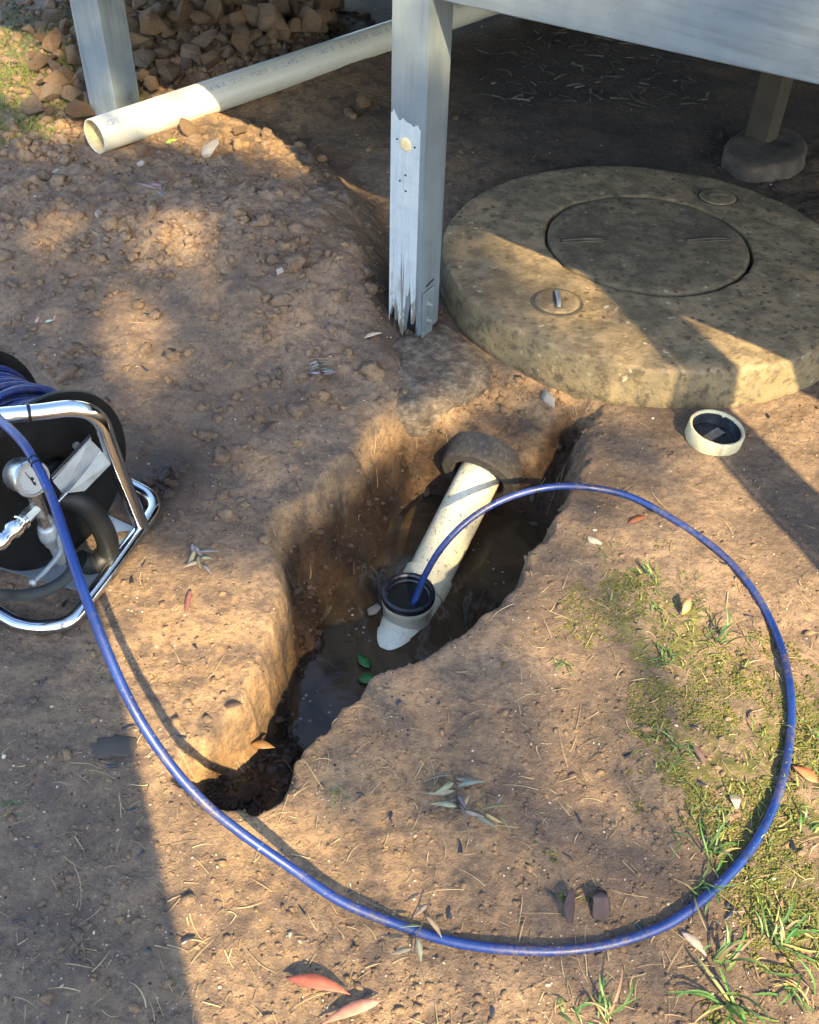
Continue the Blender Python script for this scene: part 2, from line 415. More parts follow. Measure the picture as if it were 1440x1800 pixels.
MAT['stone'] = noisy('pale_stone', [(.3, (.19, .16, .125)), (.7, (.36, .32, .265))], 30, .85, .5, 60, .006)
MAT['darkstone'] = simple('dark_wet_stone', (.040, .025, .028), .45, 0, .5, .5, 40, .5, 45, .006)

# ================================================================== ground with the trench
def poly_sd(x, y, P):
    """signed distance to a polygon, positive inside"""
    d2 = np.full(x.shape, 1e9); inside = np.zeros(x.shape, bool); n = len(P)
    for i in range(n):
        ax, ay = P[i]; bx, by = P[(i + 1) % n]; ex, ey = bx - ax, by - ay
        t = np.clip(((x - ax) * ex + (y - ay) * ey) / (ex * ex + ey * ey + 1e-12), 0, 1)
        d2 = np.minimum(d2, (x - ax - ex * t) ** 2 + (y - ay - ey * t) ** 2)
        c = ((ay > y) != (by > y)) & (x < (bx - ax) * (y - ay) / (by - ay + 1e-12) + ax)
        inside ^= c
    d = np.sqrt(d2); return np.where(inside, d, -d)

RIM = [(872, 648), (846, 676), (785, 700), (705, 716), (655, 745), (600, 815), (550, 860), (486, 900), (468, 945), (490, 1000), (494, 1050), (482, 1100),
       (465, 1160), (440, 1230), (396, 1285), (335, 1320), (312, 1358), (362, 1424), (440, 1448), (500, 1414), (522, 1344), (572, 1296),
       (600, 1262), (650, 1205), (700, 1172), (770, 1146), (850, 1092), (900, 1036), (945, 975), (990, 900), (1022, 835), (1036, 770),
       (1068, 712), (1010, 690), (950, 665)]
RIM = [tuple(at(u, v, -.008)[:2]) for u, v in RIM]
TAIL = at(400, 1390)[:2]
WATER_Z = -.265
SA = at(850, 822, -.135); SB = at(733, 1055, -.268); sd = (SB - SA).normalized(); ST = SB + sd * .17
CREST = [tuple(at(u, v, .07)[:2]) for u, v in [(330, 205), (430, 238), (545, 285), (610, 350), (645, 430), (672, 520), (690, 610)]]
CREST = CREST + [(-.05, 1.7), (-.3, .9), (-6, .9), (-6, 3.6)]
RIDGE = at(420, 390, .15); GULLY = at(610, 340, .08); FOOT = at(755, 650)
PILE = at(330, 40, .2); PILE2 = at(110, 130, .08)

def gauss(x, y, c, sx, sy, a=1.0, rot=0.0):
    dx, dy = x - c[0], y - c[1]
    if rot: dx, dy = dx * math.cos(rot) + dy * math.sin(rot), -dx * math.sin(rot) + dy * math.cos(rot)
    return a * np.exp(-.5 * ((dx / sx) ** 2 + (dy / sy) ** 2))

def ground_height(x, y):
    z = .014 * fbm(x, y, 1.7, 3, 1) + .007 * fbm(x, y, 7, 3, 5)
    cd = poly_sd(x, y, CREST) + .03 * fbm(x, y, 7, 3, 12)
    mound = ss(1.75, 2.75, y + .25 * fbm(x, y, 2.2, 2, 21)) * ss(-.10, .07, cd) * (1 - .26 * ss(2.75, 3.15, y + .35 * x + .35))
    z = z + .145 * mound + .095 * (1 - mound) * ss(2.42, 3.0, y) * ss(-1.2, -.7, x + .12 * (y - 3))
    z = z + gauss(x, y, RIDGE, .34, .30, .060) * ss(-.02, .10, cd) - gauss(x, y, GULLY, .10, .35, .055, .55) * (1 - ss(-.10, .0, cd))
    z = z - gauss(x, y, FOOT, .16, .10, .022)
    z = z + gauss(x, y, PILE, .52, .33, .20) + gauss(x, y, PILE2, .25, .3, .06)
    near = 1 - ss(3.2, 6.0, y)
    rough = .32 + 1.15 * mound + .3 * ss(.3, .7, fbm(x, y, 2.5, 3, 33) + .5)
    z = z + near * rough * (.0105 * fbm(x, y, 17, 3, 41) + .0060 * fbm(x, y, 46, 3, 47))
    cl = fbm(x, y, 27, 2, 60); z = z + near * .006 * mound * ss(.15, .5, cl)
    td = poly_sd(x, y, RIM)
    tdn = td + .024 * fbm(x, y, 8, 3, 71) + .014 * fbm(x, y, 26, 3, 77)
    dt = np.sqrt((x - TAIL[0]) ** 2 + (y - TAIL[1]) ** 2)
    e = ((SA.x + (y - SA.y) * (sd.x / sd.y)) - x) * .9                # how far left of the pipe
    D = .335 - .185 * ss(.09, .26, e + .05 * fbm(x, y, 5, 3, 87)); D = .15 + (D - .15) * ss(.05, .36, dt)
    bank = ((x - SA.x) * .44 + (y - SA.y) * .90) + .02 * fbm(x, y, 9, 3, 83)
    side_ = ss(-.19, -.11, e) * (1 - ss(.17, .26, e)); D = D * (1 - (.45 + .37 * side_) * ss(-.028, .012, bank) - .10 * ss(.07, .20, bank))
    ww = .026 + .038 * ss(.45, .85, dt)
    cut = .84 * ss(0.0, 1.0, (tdn + .008) / (ww + .008)) + .16 * ss(.03, .14, tdn)
    z = z - D * cut + cut * (.010 * fbm(x, y, 13, 4, 90) + .006 * fbm(x, y, 55, 3, 95))
    return z, td, mound

def axis(lo, hi, step, far, g):
    a = list(np.arange(lo, hi, step)); s = step; x = hi
    while x < far[1]: a.append(x); s *= g; x += s
    s = step; x = lo - step; b = []
    while x > far[0]: b.append(x); s *= g; x -= s
    return np.array(b[::-1] + a)
GX = axis(-1.35, 1.45, .0068, (-22, 22), 1.06)
GY = axis(.42, 2.75, .0068, (-14, 34), 1.016)
XX, YY = np.meshgrid(GX, GY)
ZZ, TD, MOUND = ground_height(XX, YY)

def H(x, y):
    i = min(max(int(np.searchsorted(GX, x)) - 1, 0), len(GX) - 2); j = min(max(int(np.searchsorted(GY, y)) - 1, 0), len(GY) - 2)
    fx = (x - GX[i]) / (GX[i + 1] - GX[i]); fy = (y - GY[j]) / (GY[j + 1] - GY[j])
    return float((ZZ[j, i] * (1 - fx) + ZZ[j, i + 1] * fx) * (1 - fy) + (ZZ[j + 1, i] * (1 - fx) + ZZ[j + 1, i + 1] * fx) * fy)
def grid_at(A, x, y):
    i = np.clip(np.searchsorted(GX, x) - 1, 0, len(GX) - 2); j = np.clip(np.searchsorted(GY, y) - 1, 0, len(GY) - 2)
    fx = (x - GX[i]) / (GX[i + 1] - GX[i]); fy = (y - GY[j]) / (GY[j + 1] - GY[j])
    return (A[j, i] * (1 - fx) + A[j, i + 1] * fx) * (1 - fy) + (A[j + 1, i] * (1 - fx) + A[j + 1, i + 1] * fx) * fy
def hit(u, v):
    """where a sight line meets the ground"""
    d = ray(u, v); o = Vector((0, 0, CAMH)); t = .9 / -d.z; st = .03
    while t < 14:
        p = o + d * t
        if p.z < H(p.x, p.y): break
        t += st
    lo, hi = t - st, t
    for _ in range(14):
        m = (lo + hi) / 2; p = o + d * m
        if p.z < H(p.x, p.y): hi = m
        else: lo = m
    p = o + d * hi; return Vector((p.x, p.y, H(p.x, p.y)))

def blob(u, v, sx, sy, a=1.0, rot=0.0):
    p = at(u, v); return gauss(XX, YY, p, sx, sy, a, rot)
moss = blob(1330, 1250, .16, .18, 1.1) + blob(1180, 1150, .10, .14, .8) + blob(1120, 1030, .09, .10, .75) + blob(1400, 1500, .12, .10, 1.0) \
    + blob(1390, 1380, .12, .10, .9) + blob(1420, 1660, .12, .08, .75) + blob(1010, 1070, .06, .06, .55) + blob(1060, 960, .06, .05, .55) \
    + blob(20, 150, .40, .55, 1.3) + blob(60, 215, .25, .2, .8) + blob(1250, 1330, .1, .08, .6) + blob(10, 1420, .03, .03, .8) + blob(1190, 1700, .12, .05, .35)
moss = np.clip(moss, 0, 1.2)
depth = np.clip(-ZZ / .23, 0, 1)
wet = ss(.16, .58, depth + .22 * fbm(XX, YY, 6, 3, 350)) * ss(-.01, .05, TD) + .30 * ss(.0, .05, TD) * ss(.05, .3, depth)
wet = wet + blob(300, 830, .10, .09, .75) + blob(230, 880, .08, .08, .5) + blob(1040, 800, .05, .1, .35)
dt_ = np.sqrt((XX - TAIL[0]) ** 2 + (YY - TAIL[1]) ** 2)
wet = np.clip(wet + .9 * ss(.006, .03, TD + .008 * fbm(XX, YY, 30, 2, 366)) * (1 - ss(.25, .70, dt_)), 0, 1)
clay = .45 * ss(.0, .5, fbm(XX, YY, 2.1, 3, 301)) + .75 * ss(-.02, .02, TD) + blob(600, 1480, .2, .22, .55) + blob(330, 1130, .16, .16, .6) + .35 * MOUND * ss(-.1, .4, fbm(XX, YY, 5, 3, 311)) + blob(420, 200, .5, .4, .8)  # clay, plus warm tone painted over the sunlit patches
clay = np.clip(clay, 0, 1)
deck_shade_inv = 1 - np.clip(ss(2.75, 3.55, YY + .35 * XX + .35 * fbm(XX, YY, 1.6, 4, 377)) * ss(-.75, -.1, XX + .3 * fbm(XX, YY, 2, 3, 379)), 0, 1)  # shade under the deck painted into the soil colour, stored inverted
ny, nx = XX.shape
idx = np.arange(nx * ny).reshape(ny, nx)
F = np.stack([idx[:-1, :-1], idx[:-1, 1:], idx[1:, 1:], idx[1:, :-1]], -1).reshape(-1, 4)
me = np_mesh('ground', np.stack([XX, YY, ZZ], -1).reshape(-1, 3), F, MAT['soil'], np.stack([moss, wet, clay, deck_shade_inv], -1).reshape(-1, 4), True)
tag(link('ground', me), kind='structure')

# standing water in the trench
wb = MB()
WP = [(-.42, 1.02), (.52, 1.02), (.52, 2.30), (-.42, 2.30)]
wv = []; wf = []; n = 40
for j in range(n + 1):
    for i in range(n + 1):
        wv.append((WP[0][0] + (WP[1][0] - WP[0][0]) * i / n, WP[0][1] + (WP[2][1] - WP[0][1]) * j / n, WATER_Z))
for j in range(n):
    for i in range(n):
        a = j * (n + 1) + i
        cx = (wv[a][0] + wv[a + 1][0]) / 2; cy = (wv[a][1] + wv[a + n + 1][1]) / 2
        if float(grid_at(TD, np.array([cx]), np.array([cy]))[0]) > -.015: wf.append((a, a + 1, a + n + 2, a + n + 1))
wb.add(wv, wf)
tag(wb.build('trench_water', MAT['water'], smooth=60), kind='structure')

# ================================================================== septic tank lid
LC = Vector((.675, 2.625, 0)); LR = .612; LTOP = .120
def polar_slab(name, rings, mat, parent, o, seg=128, amp=.0025, ramp=.006, seed=5, cap=True, hole=(0, 0)):
    """turned solid with an uneven, hand-cast surface; rings are (radius, z)"""
    V = []; Fq = MB()
    for (r, z) in rings:
        fo_ = max(0.0, min(1.0, 1 - (r - .32) / .24))
        a = np.arange(seg) * 2 * math.pi / seg
        x = np.cos(a); y = np.sin(a)
        rr = r + (ramp * fbm(x * 2 + r * 3, y * 2 + z * 9, 2.2, 4, seed) if r > .02 else 0)
        zz = z + amp * fbm(x * rr * 6, y * rr * 6, 3.0, 4, seed + 3)
        V += list(zip(x * rr + hole[0] * fo_, y * rr + hole[1] * fo_, zz))
    fs = []
    for i in range(len(rings) - 1):
        for k in range(seg):
            k2 = (k + 1) % seg; fs.append((i * seg + k, (i + 1) * seg + k, (i + 1) * seg + k2, i * seg + k2))
    if cap: fs.append(tuple(range(seg))); fs.append(tuple((len(rings) - 1) * seg + k for k in reversed(range(seg))))
    Fq.add(V, fs); return Fq.build(name, mat, parent, 50, loc=o)
lid = empty('septic_tank', (LC.x, LC.y, 0), 'large round concrete septic tank lid, mottled and mossy, beside the grey post', 'septic tank')
T = LTOP
polar_slab('slab', [(.26, T - .07), (.306, T - .06), (.306, T - .006), (.312, T)] + [(.32 + .012 * i, T) for i in range(21)] +
           [(.578, T - .0005), (.592, T - .0015), (.600, T - .005), (.604, T - .012), (.606, T - .05), (.606, T - .075), (.609, T - .10), (.603, T - .125), (.588, T - .16), (.55, T - .16)],
           MAT['lid'], lid, (0, 0, 0), 160, .0035, .007, hole=(.004, .062), cap=False)
polar_slab('tank_wall', [(.545, T - .155), (.545, -.60), (.50, -.60)], MAT['lid'], lid, (0, 0, 0), 64, 0, .004, 9)
cov = polar_slab('manhole_cover', [(.0, T + .002)] + [(.02 * i, T + .002 - .00002 * i) for i in range(1, 15)] + [(.292, T - .001), (.2965, T - .006), (.2985, T - .014), (.2985, T - .05), (0, T - .05)],
                 MAT['cover'], lid, (.004, .062, 0), 128, .003, .001, 15, cap=False)
def lift_slot(u0, v0, u1, v1):
    a = at(u0, v0, T + .003) - LC; b = at(u1, v1, T + .003) - LC; m = (a + b) / 2; d = (b - a) / 2
    s = MB(); nn = Vector((-d.y, d.x, 0)).normalized()
    s.box((m.x, m.y, T + .0025), (d.x, d.y, 0), nn * .009, (0, 0, .0035))
    o = s.build('lifting_slot', MAT['old_wood'], cov); o.location = (-.004, -.062, 0)
    t = MB(); t.tube([(m.x - d.x * .9, m.y - d.y * .9, T + .005), (m.x, m.y, T + .009), (m.x + d.x * .9, m.y + d.y * .9, T + .005)], .0038, 8)
    o = t.build('lifting_bar', MAT['old_wood'], cov, 50); o.location = (-.004, -.062, 0)
lift_slot(985, 424, 1062, 421); lift_slot(1205, 424, 1280, 420)
def plug(u, v, r, handle, seed):
    p = at(u, v, T + .003) - LC
    g = MB(); g.lathe([(r + .004, -.004), (r + .004, .0042), (r - .004, .0042), (r - .004, -.004)], (p.x, p.y, T), (0, 0, 1), 48, True)
    rg = g.build('joint_ring', MAT['old_wood'], lid, 40)
    o = polar_slab('inspection_plug', [(0, .0085), (.02, .0085), (.04, .0085), (r - .010, .0085), (r - .006, .007), (r - .0045, .003), (r - .0045, -.01)], MAT['lid'], lid, (p.x, p.y, T), 64, .0012, .0008, seed, cap=False)
    if handle:
        s = MB(); s.box((0, 0, .0095), (.0095, 0, 0), (0, .042, 0), (0, 0, .0022)); s.build('handle_recess', MAT['old_wood'], o)
        h = MB(); h.tube([(0, -.036, .010), (0, -.030, .017), (0, 0, .020), (0, .030, .017), (0, .036, .010)], .0062, 8); h.build('handle', MAT['galv'], o, 60)
    else:
        h = MB(); h.tube([(-.03, 0, .009), (-.02, 0, .014), (.02, 0, .014), (.03, 0, .009)], .005, 8); h.build('handle', MAT['old_wood'], o, 60)
plug(980, 531, .066, True, 3); plug(1262, 347, .062, False, 8)

# ================================================================== rough concrete footings
def lumpy(name, outline, ztop, zbot, mat, amp=.012, dome=.012, seed=4, grow=.0, rings=9, seg=72):
    """irregular cast block from a plan outline (world points)"""
    P = [Vector((p[0], p[1])) for p in outline]; c = sum(P, Vector((0, 0))) / len(P)
    # resample the outline by angle
    pts = [p for p in smooth_path([(p.x, p.y, 0) for p in P + [P[0]]], 6)]
    cum = [0]
    for i in range(1, len(pts)): cum.append(cum[-1] + (pts[i] - pts[i - 1]).length)
    E = []
    for k in range(seg):
        s = cum[-1] * k / seg; i = max(1, int(np.searchsorted(cum, s))); f = (s - cum[i - 1]) / (cum[i] - cum[i - 1] + 1e-9)
        E.append(pts[i - 1].lerp(pts[i], f))
    V = []; fs = []
    lv = [(i / rings, 0) for i in range(1, rings)] + [(.97, -.004), (1.0, -.016), (1.01, -.035)] + [(1.0 + grow * t, -.035 - (ztop - zbot - .035) * t) for t in (.2, .4, .6, .8, 1.0)]
    for (q, dz) in lv:
        for e in E:
            V.append([c.x + (e.x - c.x) * q, c.y + (e.y - c.y) * q, ztop + dz + dome * (1 - q * q if q < 1 else 0)])
    V = np.array(V)
    n1 = fbm(V[:, 0] + V[:, 2] * 1.3, V[:, 1] - V[:, 2] * .7, 14, 4, seed); n2 = fbm(V[:, 0] - V[:, 2], V[:, 1] + V[:, 2] * 1.7, 11, 4, seed + 9)
    V[:, 2] += amp * n1 * .8; V[:, 0] += amp * n2 * .9; V[:, 1] += amp * n1 * .9
    V = [tuple(v) for v in V]; b = len(V); V.append((c.x, c.y, ztop + dome))
    for k in range(seg): fs.append((b, k, (k + 1) % seg))
    for i in range(len(lv) - 1):
        for k in range(seg):
            k2 = (k + 1) % seg; fs.append((i * seg + k, (i + 1) * seg + k, (i + 1) * seg + k2, i * seg + k2))
    m = MB(); m.add(V, fs); return m.build(name, mat, None, 60)
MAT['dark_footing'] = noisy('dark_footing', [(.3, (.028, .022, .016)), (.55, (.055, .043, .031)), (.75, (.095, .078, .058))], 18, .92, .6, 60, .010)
fo = [(628, 655), (668, 612), (712, 588), (772, 566), (822, 596), (862, 632), (862, 666), (826, 692), (768, 712), (700, 716), (646, 700)]
tag(lumpy('concrete_footing', [at(u, v, .004)[:2] for u, v in fo], .012, -.10, MAT['footing'], .013, .007, 4, -.02), 'rough broken concrete footing under the grey post at the trench edge', 'footing')
fo = [(1272, 268), (1284, 240), (1330, 222), (1388, 224), (1420, 248), (1416, 276), (1372, 290), (1312, 290)]
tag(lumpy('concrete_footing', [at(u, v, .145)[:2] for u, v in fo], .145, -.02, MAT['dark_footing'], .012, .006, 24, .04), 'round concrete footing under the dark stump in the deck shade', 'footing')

# ================================================================== deck
Q = Vector((.009, 2.28, 0)); NV = Vector((.845, -.535, 0)).normalized(); MV = Vector((-NV.y * -1, -NV.x, 0)).normalized()
PROT = math.atan2(NV.y, NV.x)                                  # the post is twisted a little against the deck
NV = Vector((.735, -.678, 0)).normalized(); ROTZ = math.atan2(NV.y, NV.x)
deck = empty('timber_deck', Q, 'grey painted timber deck frame standing over the septic tank', 'deck', None, (0, 0, ROTZ))
# deck local axes: x along the beam (to the right), y towards the back, z up; x = y = 0 at the near edge of the corner post
def dbox(name, x0, x1, y0, y1, z0, z1, mat, parent=deck, bev=.003):
    m = MB(); m.box(((x0 + x1) / 2, (y0 + y1) / 2, (z0 + z1) / 2), ((x1 - x0) / 2, 0, 0), (0, (y1 - y0) / 2, 0), (0, 0, (z1 - z0) / 2))
    o = m.build(name, mat, parent)
    if bev:
        b = o.modifiers.new('bevel', 'BEVEL'); b.width = bev; b.segments = 2
    return o
bmr = MB(); BT = math.radians(3.3)                            # the right-hand beam climbs slightly
bmr.box((1.35, .0295, .872 + .2015 + 1.35 * math.tan(BT)), (1.345, 0, 1.345 * math.tan(BT)), (0, .0225, 0), (0, 0, .2015))
bm_r = bmr.build('beam', MAT['beam_paint'], deck); b = bm_r.modifiers.new('bevel', 'BEVEL'); b.width = .003; b.segments = 2
bm_l = dbox('beam', -3.8, -.101, .007, .052, .872, 1.271, MAT['beam_paint'])
dbox('rear_light_block', -3.8, 3.4, 4.0, 4.03, -.2, 1.26, MAT['dark_wood'], deck, 0)  # unseen board wall added to keep far light from under the deck
dbox('deck_floor', -3.8, 2.7, -.02, 4.0, 1.272, 1.295, MAT['dark_wood'], deck, 0)
for i in range(13):
    x = -3.55 + i * .5
    if abs(x + .05) < .12: x = -.20
    dbox('joist', x - .022, x + .022, .054, 3.99, 1.12, 1.27, MAT['dark_wood'], deck, 0)

# corner post with a rotten, peeling foot
S_ = .10; PH = 1.270
nz, nf = 60, 10
pm = MB(); V = []; Fp = []; loop = []
for i in range(nf): loop.append((-S_ + S_ * i / nf, 0.0, 'L'))          # left face, runs along x
for i in range(nf): loop.append((0.0, S_ * i / nf, 'R'))
for i in range(nf): loop.append((-S_ * i / nf, S_, 'B'))
for i in range(nf): loop.append((-S_, S_ - S_ * i / nf, 'K'))
nl = len(loop)
zs = [PH * (j / (nz - 1)) ** 1.6 for j in range(nz)]
for j in range(nz):
    for q, (x, y, s) in enumerate(loop):
        b = .028
        if s == 'L':
            t = (x + S_) / S_
            b = .045 + .035 * math.sin(t * 9.0) * (t < .8) + .03 * random.Random(q).uniform(-.6, 1)
            if .62 < t < .82: b += .075
            if t > .88: b = .03
        if s == 'K': b = .06 + .02 * random.Random(q).random()
        z = max(zs[j], b); edge = max(0, 1 - (z - b) / .10)
        xx, yy = x, y
        if s == 'L': yy += edge * .006 * (random.Random(q * 7 + j).random())
        r_ = .004                                                       # eased corners
        for (cx, cy) in ((-S_, 0), (0, 0), (0, S_), (-S_, S_)):
            if abs(x - cx) < 1e-6 and abs(y - cy) < 1e-6:
                xx += r_ * .3 * (1 if cx < 0 else -1); yy += r_ * .3 * (1 if cy == 0 else -1)
        V.append((xx, yy, z))
fL = []; fR = []
for j in range(nz - 1):
    for q in range(nl):
        q2 = (q + 1) % nl; f = (j * nl + q, j * nl + q2, (j + 1) * nl + q2, (j + 1) * nl + q)
        Fp.append(f)
pm.add(V, Fp); pm.f.append(tuple(reversed(range(nl)))); pm.f.append(tuple((nz - 1) * nl + k for k in range(nl)))
post = pm.build('post', MAT['paint'], deck, 40); post.rotation_euler = (0, 0, PROT - ROTZ)
post['label'] = 'grey corner post with a peeling white and rotten foot'
# bare face where an old panel came off: a skin of white paint 1 mm proud of the left face
sk = MB(); V = []; f_ = []; nu, nv = 44, 70
for j in range(nv):
    for i in range(nu):
        t = i / (nu - 1); x = -S_ + .003 + (S_ - .016) * t
        b = .060 + .03 * math.sin(t * 9.0) * (t < .8) + .045 * float(fbm(np.array([t]), np.array([1.3]), 11, 4, 55)[0]) + .085 * float(ss(.55, .66, np.array(t)) * (1 - ss(.80, .88, np.array(t))))
        top = .615 - .026 * t + .014 * float(fbm(np.array([t * 1.0]), np.array([3.7]), 9, 4, 88)[0])
        z = b + (top - b) * j / (nv - 1)
        V.append((x, -.0018 - .0012 * max(0, 1 - (z - b) / .08) * (i % 3), z))
for j in range(nv - 1):
    for i in range(nu - 1): a = j * nu + i; f_.append((a, a + 1, a + nu + 1, a + nu))
sk.add(V, f_); skin = sk.build('peeling_paint', MAT['peel'], post)
so_ = skin.modifiers.new('s', 'SOLIDIFY'); so_.thickness = .0012; so_.offset = -1
# rotten core seen under the lifted face
rc = MB()
for i, (x, hh) in enumerate([(-.088, .075), (-.072, .05), (-.05, .035), (-.034, .06), (-.022, .04)]):
    rc.tube([(x, .02 + .004 * (i % 2), -.005), (x + .002, .018, hh), (x, .020, hh + .06)], [.011, .009, .004], 6)
rc.build('rotten_core', MAT['old_wood'], post, 60)
# knot with two nail holes
kn = MB(); kn.lathe([(.0, .0024), (.010, .0022), (.016, .0008), (.017, 0)], (-.054, -.0018, .545), (0, -1, 0), 20)
kn.build('knot', simple('knot_wood', (.52, .42, .22), .7), post, 50)
for (x, z) in ((-.078, .553), (-.027, .545), (-.052, .47), (-.05, .43), (-.068, .452)):
    k_ = MB(); k_.lathe([(.0022, .0018), (.0022, 0)], (x, -.0024, z), (0, -1, 0), 8); k_.build('nail_hole', MAT['black'], post)
# steel foot strap on the right face, bent under the post
st = MB()
st.box((.0035, .036, .076), (.0025, 0, 0), (0, .026, 0), (0, 0, .080)); st.box((-.022, .036, .003), (.028, 0, 0), (0, .026, 0), (0, 0, .003))
strap = st.build('foot_strap', MAT['strap'], post); b = strap.modifiers.new('b', 'BEVEL'); b.width = .0015; b.segments = 2
for z in (.065, .115):
    k_ = MB(); k_.lathe([(.010, 0), (.010, .002), (.0068, .002), (.0068, .008), (.0038, .008), (.0038, .013), (.0, .013)], (.006, .036, z), (1, 0, 0), 6); k_.build('bolt', MAT['galv'], strap)
n_ = MB(); n_.box((.002, .045, .172), (.0012, 0, 0), (0, .018, .003), (0, 0, .0012)); n_.build('crack', MAT['black'], post)

def square_post(u, v, z, s, h, mat, label, rot=0.0):
    p = at(u, v, z) - Q; c, sn = math.cos(-ROTZ), math.sin(-ROTZ)
    x, y = p.x * c - p.y * sn, p.x * sn + p.y * c
    m = MB(); R_ = Matrix.Rotation(rot, 3, 'Z')
    m.box((x, y, z - .06 + (h - z + .06) / 2), R_ @ Vector((s / 2, 0, 0)), R_ @ Vector((0, s / 2, 0)), (0, 0, (h - z + .06) / 2))
    o = m.build('post', mat, deck); b = o.modifiers.new('bevel', 'BEVEL'); b.width = .004; b.segments = 2
    o['label'] = label; return o
square_post(206, 200, .13, .125, 1.118, MAT['paint'], 'plain grey post standing in the rubble behind the loose pipe', math.radians(14))
square_post(1338, 240, .150, .085, 1.118, MAT['dark_wood'], 'dark unpainted stump on the round footing')

# ================================================================== pipes
def open_pipe(name, p0, p1, ro, ri, mat, parent, inner=None, seg=48):
    d = (p1 - p0); L = d.length; m = MB()
    m.lathe([(ri, 0), (ri + .0008, -.0006), (ro - .0008, -.0006), (ro, .0008), (ro, L), (ri, L)], (0, 0, 0), (1, 0, 0), seg, True)
    o = m.build(name, mat, parent, 40); return o
LA = at(166, 240, .182); LB = at(690, 62, .186); ld = (LB - LA).normalized(); LE = LA + ld * 2.6
lp = empty('loose_drain_pipe', LA, 'long white plastic drain pipe lying across the rubble and under the deck', 'pipe', None, ld.to_track_quat('X', 'Z').to_euler())
L = (LE - LA).length; ro, ri = .056, .0515
m = MB(); m.lathe([(ri, .0), (ri + .001, -.0008), (ro - .001, -.0008), (ro, .001), (ro, L), (ri, L)], (0, 0, 0), (1, 0, 0), 56, True)
m.build('pipe_wall', MAT['pvc_loose'], lp, 40)
m = MB(); m.lathe([(ri - .0002, .004), (ri - .0002, 1.2), (ri - .001, 1.2), (ri - .0015, .004)], (0, 0, 0), (1, 0, 0), 40, True); m.build('scale_lining', MAT['pvc_inside'], lp, 40)

# sewer line in the trench
sp = empty('sewer_pipe', SA, 'speckled cream sewer pipe with an open inspection riser lying in the flooded trench', 'pipe')
S0 = SA - sd * .10; S1 = ST + sd * .10
def sec(name, a, b, r, mat, parent=sp, rin=None, seg=56):
    rin = rin or r - .005; m = MB(); A = SA + sd * a - SA; LL = b - a
    m.lathe([(rin, 0), (r - .0012, 0), (r, .0012), (r, LL - .0012), (r - .0012, LL), (rin, LL)], A, sd, seg, True)
    return m.build(name, mat, parent, 40)
LT = (ST - SA).length
top = at(718, 1041, -.188); tr = (top.y - SA.y) / sd.y                     # riser stands here along the pipe
sec('pipe', -.025, LT + .16, .055, MAT['pvc_dirty'])
j = sec('junction', tr - .105, tr + .060, .0575, MAT['pvc_fitting'])
sec('socket', tr - .128, tr - .075, .0615, MAT['pvc_dirty'], j)
sec('socket', tr + .055, tr + .105, .0600, MAT['pvc_fitting'], j)
pc = SA + sd * tr; ra = (top - pc).normalized(); RLn = (top - pc).length
m = MB(); o_ = pc - SA
m.lathe([(.050, .0), (.0575, .0), (.0575, RLn - .040), (.0605, RLn - .034), (.0605, RLn - .024), (.0622, RLn - .022), (.0622, RLn - .008), (.052, RLn - .006), (.052, .02), (.050, .01)], o_, ra, 56, True)
rs = m.build('riser', MAT['pvc_fitting'], sp, 40)
m = MB(); m.lathe([(.0512, RLn - .026), (.0512, RLn - .001), (.0545, RLn + .002), (.0622, RLn + .001), (.0634, RLn - .003), (.0634, RLn - .011), (.0626, RLn - .014), (.0600, RLn - .014), (.0540, RLn - .024), (.0515, RLn - .027)], o_, ra, 56, True)
m.build('rim', MAT['rim_rubber'], rs, 40)
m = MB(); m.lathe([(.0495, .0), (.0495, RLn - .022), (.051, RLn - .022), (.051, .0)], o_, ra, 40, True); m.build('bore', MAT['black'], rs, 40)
m = MB(); m.lathe([(.0, RLn - .026), (.0508, RLn - .026), (.0508, RLn - .020), (.0, RLn - .020)], o_, ra, 40); m.build('dark_disc', MAT['black'], rs, 40)  # black disc stands in for the shade down the riser
m = MB(); m.lathe([(.0478, RLn - .014), (.0512, RLn - .012), (.0512, RLn - .020), (.0478, RLn - .018)], o_, ra, 40, True); m.build('stop_ring', MAT['rim_rubber'], rs, 40)

# old concrete collar where the pipe leaves the bank
m = MB(); m.lathe([(.070, -.035), (.070, .034), (.074, .038), (.100, .037), (.105, .031), (.105, -.035)], SA + sd * .0, sd, 48, True, .0006)
tag(m.build('pipe_collar', MAT['collar'], None, 35), 'thick grey concrete collar round the upper end of the sewer pipe', 'pipe collar')

# cap lying on the ground
cp = hit(1252, 772); cap = empty('stopper_lid', (cp.x, cp.y, cp.z - .003), 'cream plastic drain cap lying upturned on the soil near the septic lid', 'cap', None, (math.radians(4), math.radians(3), .4))
m = MB(); m.lathe([(.0, .006), (.058, .006), (.060, .012), (.0605, .040), (.0625, .043), (.0665, .043), (.0685, .040), (.0690, .006), (.066, .0), (.0, .0)], (0, 0, 0), (0, 0, 1), 56, False, .0004)
m.build('shell', MAT['pvc_cap'], cap, 40)
m = MB(); m.lathe([(.0, .0095), (.020, .010), (.045, .0095), (.0565, .0085), (.0590, .016), (.0600, .036), (.0606, .036), (.0600, .0075)], (0, 0, 0), (0, 0, 1), 48, False, .0005)
m.build('tar_lining', MAT['tar'], cap, 40)
m = MB(); m.box((.0, .004, .0115), (.034, .012, 0), (-.004, .011, 0), (0, 0, .0012)); m.build('mould_mark', simple('mud_film', (.16, .15, .13), .5, 0, .4, .4, 40), cap)

